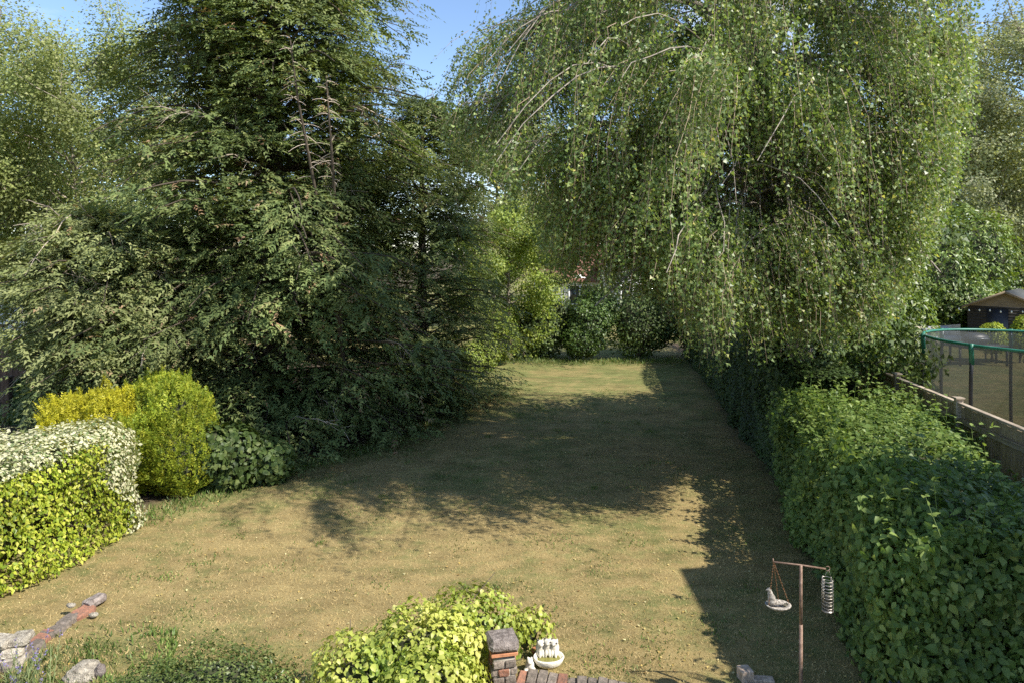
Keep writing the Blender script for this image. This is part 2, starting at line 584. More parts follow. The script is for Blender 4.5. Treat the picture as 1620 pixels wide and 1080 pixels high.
def leaf_dirs(nrm, spread=.9, droop=.3):
    """a leaf blade direction near the surface plane, facing outwards"""
    n = len(nrm)
    nn = unit(nrm + rdir(n) * spread * .7 + np.array([0, 0, .25]))
    d = unit(np.cross(nn, rdir(n)) + np.array([0, 0, -droop]) + nrm * .25)
    return d, nn


def box_surface(n, lo, hi, rnd=.35, sides=('x-', 'x+', 'y-', 'y+', 'z+')):
    lo, hi = np.array(lo, float), np.array(hi, float)
    s = hi - lo
    area = {'x-': s[1] * s[2], 'x+': s[1] * s[2], 'y-': s[0] * s[2], 'y+': s[0] * s[2], 'z+': s[0] * s[1]}
    w = np.array([area[k] for k in sides])
    c = R.choice(len(sides), n, p=w / w.sum())
    u = R.random((n, 3))
    p = lo + u * s
    nrm = np.zeros((n, 3))
    for i, k in enumerate(sides):
        a = 'xyz'.index(k[0])
        m = c == i
        p[m, a] = hi[a] if k[1] == '+' else lo[a]
        nrm[m, a] = 1 if k[1] == '+' else -1
    ctr = np.clip(p, lo + rnd, hi - rnd)
    ctr[:, 2] = np.minimum(p[:, 2], hi[2] - rnd)
    v = p - ctr
    ok = np.linalg.norm(v, axis=1) > 1e-6
    q = ctr + unit(v) * rnd
    nrm[ok] = unit(v)[ok]
    return np.where(ok[:, None], q, p), nrm


def blob_points(blobs, n, lump=.2, lscale=1.5, depth=.3, seed=0.0, keep=.62):
    """points on and just inside the lumpy surface of a union of ellipsoids; blobs: (cx,cy,cz,rx,ry,rz)"""
    B = np.array(blobs, float)
    w = (B[:, 3] * B[:, 4] + B[:, 3] * B[:, 5] + B[:, 4] * B[:, 5])
    c = R.choice(len(B), n, p=w / w.sum())
    d = rdir(n)
    ctr, rad = B[c, :3], B[c, 3:]
    p = ctr + d * rad
    lum = 1 + lump * 2 * (vnoise(p, lscale, 17.3 + seed) - .5) + lump * (vnoise(p, lscale * 2.7, 5.1 + seed) - .5)
    p = ctr + d * rad * lum[:, None] * (1 - depth * R.random(n) ** 1.6)[:, None]
    ok = np.ones(n, bool)
    for j in range(len(B)):
        q = np.linalg.norm((p - B[j, :3]) / B[j, 3:], axis=1)
        ok &= (q > keep) | (c == j)
    return p[ok], unit(d / rad)[ok]


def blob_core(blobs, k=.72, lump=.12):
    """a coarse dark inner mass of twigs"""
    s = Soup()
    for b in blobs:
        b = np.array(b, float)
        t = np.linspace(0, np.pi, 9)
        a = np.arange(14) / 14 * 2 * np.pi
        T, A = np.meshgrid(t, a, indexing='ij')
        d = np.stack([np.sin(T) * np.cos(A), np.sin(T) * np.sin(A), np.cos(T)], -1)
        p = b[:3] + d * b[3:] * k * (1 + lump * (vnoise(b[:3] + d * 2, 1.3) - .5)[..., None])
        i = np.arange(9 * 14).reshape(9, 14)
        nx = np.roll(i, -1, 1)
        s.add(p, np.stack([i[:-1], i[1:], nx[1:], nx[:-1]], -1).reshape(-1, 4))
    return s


def stems_for(s, base, targets, r0=.03, bend=.25, sides=5, k=6):
    """curved stems from a foot to target points"""
    base = np.asarray(base, float)
    t = np.asarray(targets, float)
    n = len(t)
    u = np.linspace(0, 1, k)[None, :, None]
    b0 = base + np.c_[R.normal(size=(n, 2)) * .08, np.zeros(n)]
    mid = b0 * .5 + t * .5 + R.normal(size=(n, 3)) * bend * .3 + np.array([0, 0, .15])
    pts = (1 - u) ** 2 * b0[:, None] + 2 * u * (1 - u) * mid[:, None] + u ** 2 * t[:, None]
    rad = np.repeat((r0 * (1 - .75 * np.linspace(0, 1, k)))[None], n, 0)
    s.tubes(pts, rad, sides)


def shrub(name, label, mat, base, blobs, n, L, W=None, lump=.2, lscale=1.5, depth=.3, spread=.9, big=False, group=None, core=.72, cat='shrub', droop=.3, corem='twig_dark', stemm='bark_dark'):
    base = np.array(base, float)
    t = thing(name, label, cat, base, group)
    p, nr = blob_points(blobs, n, lump, lscale, depth, seed=base[0])
    ok = p[:, 2] > gz(p[:, 0], p[:, 1]) + .01
    p, nr = p[ok], nr[ok]
    d, nn = leaf_dirs(nr, spread, droop)
    ll = L * (.65 + .7 * R.random(len(p)))
    s = Soup()
    (big_leaves if big else leaves)(s, p, d, nn, ll, ll * (W or .6))
    s.build('foliage', mat, t)
    st = Soup()
    tg = np.array([np.array(b[:3]) + R.normal(size=3) * .3 * np.array(b[3:]) for b in blobs for _ in range(3)])
    stems_for(st, base, tg, .035)
    st.build('stems', M[stemm], t)
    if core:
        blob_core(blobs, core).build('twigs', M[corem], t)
    return t


def branching(base, height, spread, n_limb, lean=(0, 0), r0=.16, start=.3, up=.5, seed=None, sub=5):
    """trunk path, limbs, sub-branches (arrays of points)"""
    base = np.array(base, float)
    k = 10
    u = np.linspace(0, 1, k)
    wob = np.cumsum(R.normal(size=(k, 2)) * .07 * height / 8, 0)
    trunk = base + np.c_[lean[0] * u + wob[:, 0] * u, lean[1] * u + wob[:, 1] * u, height * .92 * u]
    limbs = []
    for i in range(n_limb):
        h = start + (1 - start) * ((i + .5) / n_limb) ** .9 * .97
        st = np.array([np.interp(h, u, trunk[:, j]) for j in range(3)])
        az = i * 2.39996 + R.normal() * .3
        prof = math.sin(math.pi * min(max((h - start * .6) / (1.06 - start * .6), .05), .97)) ** .6
        ln = spread * prof * (.75 + .35 * R.random())
        v = np.linspace(0, 1, 8)
        out = np.array([math.cos(az), math.sin(az)])
        bend = np.cumsum(R.normal(size=(8, 3)) * .05 * ln, 0)
        pts = st + np.c_[out[0] * ln * v, out[1] * ln * v, ln * up * (v - .35 * v ** 2)] + bend * v[:, None]
        limbs.append(pts)
    limbs = np.array(limbs)
    subs = []
    for l in limbs:
        for j in range(sub):
            a = .25 + .75 * (j + R.random()) / sub
            st = np.array([np.interp(a, np.linspace(0, 1, 8), l[:, q]) for q in range(3)])
            d = unit(l[-1] - l[0] + R.normal(size=3) * spread * .55)
            ln = spread * (.18 + .28 * R.random())
            v = np.linspace(0, 1, 5)
            subs.append(st + d * ln * v[:, None] + np.cumsum(R.normal(size=(5, 3)) * .04, 0) * v[:, None])
    return trunk, limbs, np.array(subs)


def broad_tree(name, label, mat, base, height, spread, n, L, n_limb=22, W=.6, clump=.55, lean=(0, 0), bark='bark_grey', r0=.16, start=.25, up=.5, sub=6, weep=0.0, group=None, cat='tree', flat=.6, tri=False):
    base = np.array(base, float)
    t = thing(name, label, cat, base, group)
    tr, li, su = branching(base, height, spread, n_limb, lean, r0, start, up, sub=sub)
    s = Soup()
    s.tube(tr, np.linspace(r0, r0 * .15, len(tr)), 9)
    s.build('trunk', M[bark], t, smooth=True)
    s = Soup()
    s.tubes(li, np.repeat(np.linspace(r0 * .26, r0 * .05, 8)[None], len(li), 0), 5)
    s.tubes(su, np.repeat(np.linspace(r0 * .12, r0 * .03, 5)[None], len(su), 0), 3)
    s.build('limbs', M[bark], t, smooth=True)
    q = np.concatenate([su[:, 1:].reshape(-1, 3), li[:, 3:].reshape(-1, 3), tr[-3:]])
    wgt = R.random(len(q)) ** 1.5 + .15
    c = R.choice(len(q), n, p=wgt / wgt.sum())
    off = rdir(n) * (R.random(n) ** .5)[:, None] * clump * np.array([1, 1, flat])
    p = q[c] + off
    if weep:
        p[:, 2] -= R.random(n) ** 1.3 * weep
    ok = p[:, 2] > gz(p[:, 0], p[:, 1]) + .15
    p, off = p[ok], off[ok]
    d, nn = leaf_dirs(unit(off + (p - (base + [0, 0, height * .55])) * .15), 1.1, .35)
    ll = L * (.65 + .7 * R.random(len(p)))
    s = Soup()
    (tri_leaves if tri else leaves)(s, p, d, nn, ll, ll * W)
    s.build('crown', mat, t)
    return t


# ------------------------------------------------------------------ conifers
def fronds(s, p, d, nrm, L, pairs=7, rnd=None, width=.42, droop=.3, thick=.055):
    """flat feathery sprays: a midrib with slender side sprigs"""
    n = len(p)
    side = unit(np.cross(d, nrm))
    nn = np.cross(side, d)
    L = np.broadcast_to(L, (n,))[:, None]
    r = R.random(n) if rnd is None else rnd
    V, F, RR = [], [], []
    k = 0
    for j in range(pairs):
        a = (j + .3) / pairs
        b = p + d * L * a - nn * L * droop * a * a * .5 - UP * L * droop * .5 * a * a
        sl = L * width * (1 - .7 * a) * (.5 + .5 * min(1, 3 * a))
        th = L * thick
        for sg in (-1, 1):
            jit = R.normal(size=(n, 3)) * .26
            e = unit(d * .95 + side * sg * .72 - nn * .2 - UP * .18 + jit)
            tip = b + e * sl * (.7 + .6 * R.random((n, 1)))
            cr = unit(np.cross(e, nn + R.normal(size=(n, 3)) * .3)) * th
            o = e * sl * .12
            V += [b + o + cr, tip, b + o - cr]
            F += [[k, k + 1, k + 2]]
            RR += [np.clip(r + R.normal(size=n) * .05, 0, 1)]
            k += 3
    V = np.stack(V, 1)
    i = np.arange(n)[:, None] * k
    s.add(V, np.concatenate([i + f for f in F], 0), np.concatenate(RR))


def conifer(name, label, base, height, rad_fn, n_br, per, mat, frond=.5, zmin=.25, dead=40, group=None, rise=.26, droop=.14, lean=(0, 0), pairs=5, zmax=None, r0=.24, stems=1, bare_side=None):
    base = np.array(base, float)
    t = thing(name, label, 'tree', base, group)
    u = np.linspace(0, 1, 12)
    trunk = base + np.c_[lean[0] * u, lean[1] * u, height * u]
    s = Soup().tube(trunk, np.linspace(r0, .03, 12), 9)
    for q in range(stems - 1):
        o = R.normal(size=2) * .45
        s.tube(base + np.c_[o[0] * (.4 + u * 1.3), o[1] * (.4 + u * 1.3), height * .8 * u], np.linspace(r0 * .6, .02, 12), 7)
    s.build('trunk', M['bark_dark'], t, smooth=True)
    i = np.arange(n_br)
    hh = zmin + (zmax or height * .985 - zmin) * ((i + R.random(n_br)) / n_br) ** 1.12
    hh = np.minimum(hh, height * .985)
    az = i * 2.39996 + R.normal(size=n_br) * .4
    rr = np.array([rad_fn(h) for h in hh]) * (.66 + .5 * R.random(n_br) ** .7)
    rr *= 1 + .22 * np.sin(az * 3 + hh * 1.3)
    if bare_side:
        rr *= np.where((hh < bare_side) & (np.cos(az) < -.1), .4, 1.0)
    st = base + np.c_[np.interp(hh, [0, height], [0, lean[0]]), np.interp(hh, [0, height], [0, lean[1]]), hh]
    k = 9
    v = np.linspace(0, 1, k)[None, :, None]
    out = np.c_[np.cos(az), np.sin(az), np.zeros(n_br)]
    rs = rise * (.1 + 2.0 * R.random(n_br)) * np.where(hh < 1.2, .4, 1)
    dr = droop * (.1 + 2.2 * R.random(n_br)) * np.where(hh < 1.0, .6, 1)
    br = st[:, None] + out[:, None] * (rr[:, None, None] * v) + UP * (rr[:, None, None] * (rs[:, None, None] * v * 1.6 - (rs + dr)[:, None, None] * v ** 2.2))
    br += np.cumsum(R.normal(size=(n_br, k, 3)) * .025, 1) * v
    br[..., 2] = np.maximum(br[..., 2], gz(br[..., 0], br[..., 1]) + .12)
    s = Soup()
    s.tubes(br, rr[:, None] * .008 * np.linspace(1.3, .2, k)[None] + .003, 4)
    s.build('branches', M['bark_dark'], t, smooth=True)
    # sprays, both sides of each branch and secondary branchlets
    n = n_br * per
    bi = np.repeat(i, per)
    a = .12 + .9 * (np.tile(np.arange(per), n_br) + R.random(n)) / per
    a = np.clip(a, .05, 1.0)
    fi = a * (k - 1)
    i0 = np.clip(fi.astype(int), 0, k - 2)
    w = (fi - i0)[:, None]
    pp = br[bi, i0] * (1 - w) + br[bi, i0 + 1] * w
    tg = unit(br[bi, i0 + 1] - br[bi, i0])
    sd = unit(np.cross(tg, UP))
    sg = np.where(R.random(n) < .5, -1., 1.)[:, None]
    reach = (np.minimum(rr[bi], 3.2) * (.1 + .36 * (1.1 - a)) * R.random(n) ** .8)[:, None]
    pp = pp + sd * sg * reach + tg * reach * .35 - UP * reach * (.05 + .28 * R.random((n, 1))) + R.normal(size=(n, 3)) * np.array([.08, .08, .07])
    dd = unit(tg * (.45 + .5 * R.random((n, 1))) + sd * sg * (.35 + .7 * R.random((n, 1))) + UP * (.32 - .5 * R.random((n, 1))) + rdir(n) * .22)
    nn = unit(UP * 1.1 + rdir(n) * .38 + tg * .35)
    ok = pp[:, 2] > gz(pp[:, 0], pp[:, 1]) + .08
    s = Soup()
    rv = np.clip(.12 + .62 * R.random(n) + .25 * (a - .5), 0, .85)
    brown = R.random(n) < .035
    rv[brown] = .9 + .1 * R.random(brown.sum())
    fronds(s, pp[ok], dd[ok], nn[ok], (frond * (.55 + .75 * R.random(n)))[ok], pairs, rv[ok])
    s.build('crown', mat, t)
    # bare dead twigs that stick out
    if dead:
        for c in R.choice(n_br, dead):
            s = Soup()
            e = br[c, 5]
            L = .6 + 1.1 * R.random()
            d0 = unit(out[c] * .8 + rdir(1)[0] * .55 + UP * .1)
            u5 = np.linspace(0, 1, 6)[:, None]
            pts = e + d0 * L * u5 - UP * (L * .35 * u5 ** 2) + np.cumsum(R.normal(size=(6, 3)) * .035, 0)
            s.tube(pts, np.linspace(.016, .005, 6), 4)
            m = 7
            b = pts[R.integers(1, 5, m)]
            d1 = unit(d0 * .6 + rdir(m) * .8 - UP * .2)
            l1 = (.15 + .4 * R.random((m, 1)))
            u4 = np.linspace(0, 1, 4)[None, :, None]
            s.tubes(b[:, None] + d1[:, None] * l1[:, None] * u4 - UP * .12 * l1[:, None] * u4 ** 2, np.repeat(np.linspace(.006, .002, 4)[None], m, 0), 3)
            s.build('dead_branch', M['twig_dead'], t)
    return t


def r_main(h):
    return float(np.interp(h, [0, 1, 3, 6, 10, 12, 14], [3.3, 3.5, 3.4, 3.05, 2.65, 1.6, .2]))


def r_left(h):
    return float(np.interp(h, [0, 1, 2, 3.2, 4.2, 4.9], [2.4, 2.9, 3.2, 2.6, 1.6, .3]))


def r_back(h):
    return float(np.interp(h, [0, 2, 4, 6.2, 7.4, 8.2], [2.1, 2.3, 2.15, 1.7, 1.1, .3]))


conifer('cypress_tree', 'tallest dark green cypress rising out of sight beside the lawn', (-5.5, 15.9, 0), 14.0, r_main, 600, 82, M['conifer'], .43, dead=60, stems=3, group='conifers along the lawn', r0=.28)
conifer('cypress_tree', 'low wide spreading cypress behind the golden yews, grey-green with bare twigs', (-8.95, 15.1, 0), 4.9, r_left, 320, 66, M['conifer_pale'], .43, dead=70, zmin=1.2, rise=.3, droop=.18, bare_side=2.9, group='conifers along the lawn')
conifer('cypress_tree', 'narrow dark cypress between the tallest cypress and the yellow-green maple', (-2.4, 18.2, 0), 8.2, r_back, 240, 56, M['conifer'], .38, dead=20, group='conifers along the lawn', r0=.18)

# dead leaders with short side twigs, standing out in front of the tall cypress
for path, lab in (([P(560, 560, 14.6), P(518, 400, 14.2), P(489, 250, 13.5), P(470, 150, 13.1), P(459, 60, 12.9)], 'leaning bare dead stem with comb-like side twigs in front of the tallest cypress'),
                  ([P(545, 560, 14.7), P(533, 380, 14.3), P(527, 270, 13.6), P(521, 190, 13.3), P(516, 120, 13.2)], 'upright brown dead stem beside the leaning bare one')):
    pts = np.array(path)
    pts[0] = [pts[0][0] * 1.03, 15.2, .05]
    u = np.linspace(0, 1, 16)
    q = np.stack([np.interp(u, np.linspace(0, 1, 5), pts[:, j]) for j in range(3)], 1)
    t = thing('dead_stem', lab, 'dead stem', q[0], 'dead stems of the cypress')
    Soup().tube(q, np.linspace(.05, .01, 16), 7).build('stem', M['bark_dark'], t, smooth=True)
    s = Soup()
    m = 40
    a = .45 + .55 * R.random(m)
    b = np.stack([np.interp(a, u, q[:, j]) for j in range(3)], 1)
    d = unit(rdir(m) * np.array([1, .8, .3]) + UP * .15)
    ln = .15 + .55 * R.random((m, 1)) * (1.25 - a[:, None])
    u4 = np.linspace(0, 1, 5)[None, :, None]
    s.tubes(b[:, None] + d[:, None] * ln[:, None] * u4 - UP * ln[:, None] * .4 * u4 ** 2, np.repeat(np.linspace(.009, .003, 5)[None], m, 0), 4)
    s.build('twigs', M['twig_dead'], t)['kind'] = 'stuff'

# ------------------------------------------------------------------ the weeping birch
def birch():
    base = np.array([5.6, 13.0, 0.])
    t = thing('weeping_birch', 'huge weeping birch with hanging leafy strands over the hedge and lawn', 'tree', base)
    ctr, rad = np.array([3.9, 11.8, 7.4]), np.array([5.1, 4.2, 4.9])
    u = np.linspace(0, 1, 14)
    trunk = base + np.c_[-1.3 * u + .25 * np.sin(u * 5), .2 * np.sin(u * 4), 11.2 * u]
    s = Soup().tube(trunk, np.interp(u, [0, .1, 1], [.36, .27, .05]), 10)
    s.build('trunk', M['bark_birch'], t, smooth=True)
    nl = 46
    limbs = []
    v = np.linspace(0, 1, 11)
    for i in range(nl):
        h = .2 + .78 * (i + .5) / nl
        st = np.array([np.interp(h, u, trunk[:, j]) for j in range(3)])
        az = i * 2.39996 + R.normal() * .25
        zt = st[2] + 1.2
        prof = math.sqrt(max(.12, 1 - ((zt - ctr[2]) / rad[2]) ** 2))
        ex = ctr[0] + math.cos(az) * rad[0] * prof * (.72 + .25 * R.random())
        ey = ctr[1] + math.sin(az) * rad[1] * prof * (.72 + .25 * R.random())
        ex = min(ex, .62 * ey)
        end = np.array([ex, ey, st[2] + .2 + .9 * R.random()])
        mid = st * .45 + end * .55 + np.array([0, 0, 1.7 + .8 * R.random()])
        uu = v[:, None]
        pts = (1 - uu) ** 2 * st + 2 * uu * (1 - uu) * mid + uu ** 2 * end
        pts += np.cumsum(R.normal(size=(11, 3)) * .06, 0) * uu
        limbs.append(pts)
    for px, py, d, h in ((1095, 395, 11.6, .36), (1165, 370, 11.0, .35), (1235, 350, 10.8, .38), (1310, 360, 10.9, .37), (1375, 330, 11.4, .4), (1430, 280, 12.0, .42), (1010, 300, 12.0, .42), (930, 270, 12.6, .44), (1290, 420, 11.6, .3), (1190, 450, 11.7, .3), (1120, 470, 11.3, .3), (1370, 430, 11.6, .3), (1430, 420, 12.4, .32), (1060, 350, 12.2, .38), (970, 360, 12.6, .36), (890, 340, 13.2, .38), (930, 380, 12.2, .34), (1020, 390, 11.9, .33),
                         (1100, 160, 10.8, .5), (1200, 120, 10.4, .52), (1300, 150, 10.4, .5), (1000, 110, 11.2, .55), (1390, 160, 11.0, .52), (1460, 90, 11.6, .58), (900, 70, 12.0, .6), (800, 40, 12.6, .62), (1150, 20, 10.6, .62), (1280, 10, 10.6, .62), (1050, 230, 11.2, .46), (1180, 240, 10.7, .45), (1340, 240, 10.8, .46)):
        st = np.array([np.interp(min(h * 1.25, .95), u, trunk[:, j]) for j in range(3)])
        end = P(px, py, d - .95)
        mid = st * .45 + end * .55 + np.array([0, 0, 1.3])
        uu = v[:, None]
        pts = (1 - uu) ** 2 * st + 2 * uu * (1 - uu) * mid + uu ** 2 * end
        limbs.append(pts + np.cumsum(R.normal(size=(11, 3)) * .06, 0) * uu)
    limbs = np.array(limbs)
    nl = len(limbs)
    s = Soup()
    s.tubes(limbs, np.repeat(np.interp(v, [0, .4, 1], [.075, .042, .012])[None], nl, 0), 7)
    subs = []
    for l in limbs:
        for j in range(10):
            a = .25 + .75 * (j + R.random()) / 10
            st = np.array([np.interp(a, v, l[:, q]) for q in range(3)])
            d = unit((l[-1] - l[0]) * np.array([1, 1, .1]) / 3 + rdir(1)[0] * np.array([1, 1, .35]) + UP * .1)
            ln = .7 + 1.7 * R.random()
            w = np.linspace(0, 1, 6)[:, None]
            subs.append(st + d * ln * w - UP * ln * (.35 + .5 * R.random()) * w ** 2 + np.cumsum(R.normal(size=(6, 3)) * .05, 0) * w)
    subs = np.array(subs)
    # keep side branches inside the leafy outline of the crown
    LX = [660, 700, 760, 830, 880, 1040, 1075, 1110, 1200, 1300, 1345, 1400, 1450, 1490, 1520, 1545]
    LY = [150, 250, 300, 380, 452, 475, 560, 615, 592, 575, 570, 535, 470, 400, 300, 200]
    for q in range(6):
        sx_, sy_ = topx(subs.reshape(-1, 3))
        out_ = ((sy_ > np.interp(sx_, LX, LY) - 70) | (sx_ > 1505) | (sx_ < 690)).reshape(len(subs), 6).any(1)
        root = subs[out_, :1]
        subs[out_] = root + (subs[out_] - root) * .6
    sx_, sy_ = topx(subs.reshape(-1, 3))
    vis = ~((sy_ > np.interp(sx_, LX, LY) - 60) | (sx_ > 1515) | (sx_ < 680)).reshape(len(subs), 6).any(1)
    s.tubes(subs[vis], np.repeat(np.linspace(.014, .005, 6)[None], vis.sum(), 0), 4)
    s.build('limbs', M['bark_birch'], t, smooth=True)
    # hanging strands
    ns = 26000
    wl_ = np.where(np.arange(nl) < 46, 1.0, 2.1)
    cw = np.repeat(wl_, 10) * (.07 + R.random(len(subs)) ** 2.8)
    cw /= cw.sum()
    c = R.choice(len(subs), ns, p=cw)
    a = R.integers(1, 6, ns)
    top = subs[c, a] + R.normal(size=(ns, 3)) * .1
    # some strands straight from the arching limb ends
    c2 = R.integers(0, nl, ns // 5)
    top[:ns // 5] = limbs[c2, R.integers(6, 11, ns // 5)]
    edge = np.linalg.norm((top - ctr)[:, :2] / rad[:2], axis=1)
    ln = (.25 + 1.9 * R.random(ns) ** 2.3) * (.7 + .5 * np.clip(edge, 0, 1))
    k = 6
    w = np.linspace(0, 1, k)[None, :, None]
    o = unit((top - ctr) * np.array([1, 1, 0]) + rdir(ns) * np.array([.6, .6, 0]))
    flare = (.12 + .5 * R.random((ns, 1, 1)) ** 1.5) * ln[:, None, None]
    st = top[:, None] + o[:, None] * flare * (1 - (1 - w) ** 2) - UP * ln[:, None, None] * (w ** 1.35)
    st = st + np.cumsum(R.normal(size=(ns, k, 3)) * np.array([.05, .05, .015]), 1)
    # lowest hang, read from where the curtain ends
    px, py = topx(st.reshape(-1, 3))
    lim = np.interp(px, [660, 700, 760, 830, 880, 1040, 1075, 1110, 1200, 1300, 1345, 1400, 1450, 1490, 1520, 1545], [150, 250, 300, 390, 465, 490, 560, 615, 592, 575, 570, 535, 470, 400, 300, 200])
    px0, py0 = topx(top)
    high = np.interp(px, [1050, 1100, 1150, 1290, 1340, 1400], [900, 420, 330, 345, 440, 900]) - np.repeat(130 * R.random(ns) ** 1.3, k)
    lim = np.where(np.repeat(py0 < 300 + 60 * R.random(ns), k), np.minimum(lim, high), lim)
    lim = np.where(np.repeat((top[:, 1] > 15.8) & (top[:, 0] > 4.5), k), -9999, lim)
    lim = lim.reshape(ns, k) - 130 * R.random((ns, 1)) ** 1.8
    good = np.cumprod((py.reshape(ns, k) < lim) & (px.reshape(ns, k) < 1550) & (px.reshape(ns, k) > 662), 1).astype(bool)
    kk = good.sum(1)
    s = Soup()
    for m in range(2, k + 1):
        sel = (kk == m) & (ln > .62)
        if sel.any():
            s.ribbons(st[sel, :m], np.repeat(np.linspace(.0036, .0012, m)[None], sel.sum(), 0))
    s.build('hanging_twigs', M['twig_tan'], t)
    # leaves along the strands
    sp = .032
    P_, T_, = [], []
    for m in range(2, k + 1):
        sel = np.where(kk == m)[0]
        if not len(sel):
            continue
        seg = ln[sel] * (m - 1) / (k - 1)
        cnt = (seg / sp).astype(int)
        ii = np.repeat(sel, cnt)
        f = R.random(len(ii)) * (m - 1.001)
        f = np.maximum(f, .6 * R.random(len(ii)))
        i0 = f.astype(int)
        w_ = (f - i0)[:, None]
        P_.append(st[ii, i0] * (1 - w_) + st[ii, i0 + 1] * w_)
        T_.append(unit(st[ii, i0 + 1] - st[ii, i0]))
    p, tg = np.concatenate(P_), np.concatenate(T_)
    n = len(p)
    h = unit(rdir(n) * np.array([1, 1, .2]))
    d = unit(h * .75 + tg * .45 - UP * .35)
    nn = unit(np.cross(d, rdir(n)) + h * .3)
    p = p + h * (.012 + .075 * R.random((n, 1)) ** 1.5) + R.normal(size=(n, 3)) * .012
    ll = .048 * (.7 + .6 * R.random(n))
    s = Soup()
    tri_leaves(s, p, d, nn, ll, ll * .95, R.random(n) ** 1.15)
    s.build('crown', M['birch_leaf'], t)
    # ivy climbing the trunk
    m = 9000
    a = R.random(m) * .62
    q = np.stack([np.interp(a, u, trunk[:, j]) for j in range(3)], 1)
    dr = unit(rdir(m) * np.array([1, 1, .15]))
    q = q + dr * (.3 + .35 * vnoise(q + dr, 1.5) + .25 * R.random(m)[:, None][:, 0])[:, None]
    s = Soup()
    d, nn = leaf_dirs(dr, .8, .5)
    ll = .085 * (.7 + .6 * R.random(m))
    leaves(s, q, d, nn, ll, ll * .8)
    s.build('ivy', M['dark_shrub'], t)
    print('birch leaves', n)
    return t


birch()

# ------------------------------------------------------------------ other trees
broad_tree('birch_tree', 'pale green birch with white stems towering behind the fence and low cypress', M['far_birch_leaf'], (-14.6, 23.5, 0), 11.4, 4.6, 115000, .082, 44, tri=True, W=.9, clump=.85, bark='bark_birch', r0=.15, start=.2, up=.75, sub=8, weep=.5, group='birches beyond the fence')
broad_tree('birch_tree', 'shorter birch with a slanting pale limb, outermost of the birches beyond the fence', M['far_birch_leaf'], (-18.6, 22.0, 0), 9.9, 4.4, 85000, .082, 36, tri=True, W=.9, clump=.85, bark='bark_birch', r0=.15, start=.15, up=.6, sub=8, weep=.6, group='birches beyond the fence')
broad_tree('birch_tree', 'thin-topped birch half hidden behind the tallest cypress', M['far_birch_leaf'], (-11.4, 25.0, 0), 10.4, 3.6, 52000, .082, 30, tri=True, W=.9, clump=.75, bark='bark_birch', r0=.13, start=.25, up=.8, sub=7, weep=.4, group='birches beyond the fence')
broad_tree('maple_tree', 'yellow-green bushy maple at the end of the lawn', M['maple'], (-.1, 24.6, .3), 5.5, 2.2, 34000, .095, 30, clump=.55, r0=.1, start=.1, up=.45, sub=6, flat=.45)
broad_tree('ash_tree', 'tall grey-green tree rising behind the yellow-green maple', M['willow'], (-1.0, 37.0, .3), 11.5, 4.2, 42000, .15, 32, tri=True, W=.85, clump=.95, r0=.18, start=.2, up=.6)
broad_tree('willow_tree', 'tall silvery grey-green tree towering behind the shed', M['willow'], (31.0, 40.5, 0), 19.5, 6.8, 70000, .16, 46, tri=True, W=.8, clump=1.2, r0=.3, start=.15, up=.5, weep=.8, sub=8)
broad_tree('willow_tree', 'shorter silvery tree just behind the weeping birch, above the laurels', M['willow'], (25.6, 38.0, 0), 13.4, 4.6, 50000, .15, 34, tri=True, W=.8, clump=1.1, r0=.2, start=.2, up=.5, weep=.6, sub=7)
broad_tree('holly_tree', 'dark evergreen tree hidden inside the weeping birch curtain', M['dark_shrub'], (6.6, 14.7, 0), 6.2, 2.1, 34000, .095, 30, tri=True, W=.9, clump=.5, r0=.14, start=.08, up=.3)
broad_tree('yew_tree', 'tall blackish evergreen behind the weeping birch at the lawn end', M['dark_shrub'], (8.6, 24.5, .2), 9.5, 3.2, 22000, .12, 30, clump=.7, r0=.18, start=.06, up=.35)
for i, (x, y, h, sp, lab) in enumerate(((3.5, 58, 9.5, 4.5, 'rounded dark tree behind the white house, beside its tiled roof'), (13.5, 60, 12, 5, 'tall dark tree behind the white gable of the far house'), (-12, 48, 11, 5.5, 'dark tree beyond the birches'),
                                       (24, 52, 11, 5.5, 'dense tree between the far house and the silvery trees'), (-26, 40, 11, 6, 'broad tree beyond the shorter birch'), (36, 46, 12, 6, 'broad tree beyond the shed'))):
    broad_tree('background_tree', lab, M['green_shrub'] if i % 2 else M['dark_shrub'], (x, y, .3), h, sp, 9000, .34, 20, clump=1.3, r0=.25, start=.12, up=.45, group='trees beyond the gardens')

# ------------------------------------------------------------------ shrubs and hedges in the distance
shrub('dark_shrub', 'dark green rounded shrub at the lawn end below the far window', M['dark_shrub'], (1.05, 25.4, .3), [(1.0, 25.4, 1.2, 1.0, .8, 1.1), (1.7, 25.7, 1.6, .8, .7, .9), (.4, 25.2, .8, .7, .6, .6)], 9000, .10)
shrub('variegated_bush', 'green and cream mottled bush beside the dark rounded shrub', M['green_shrub'], (2.85, 25.0, .3), [(2.8, 25.0, 1.4, .85, .7, 1.1), (2.5, 24.8, .9, .7, .6, .7), (3.2, 25.2, 2.1, .7, .6, .9)], 9500, .10)
shrub('dark_shrub', 'blackish green shrub under the birch at the lawn end', M['dark_shrub'], (4.7, 25.3, .3), [(4.6, 25.3, 1.5, 1.1, .8, 1.3), (5.6, 25.5, 1.9, .9, .8, 1.4), (6.6, 25.6, 1.9, .9, .8, 1.4)], 11000, .10)
shrub('edge_shrub', 'leafy green shrub at the foot of the maple', M['maple'], (-.9, 22.6, .3), [(-.9, 22.6, .8, .55, .5, .75), (-.4, 23.6, 1.2, .7, .6, .9), (-1.3, 21.6, .7, .5, .5, .6)], 8000, .07)
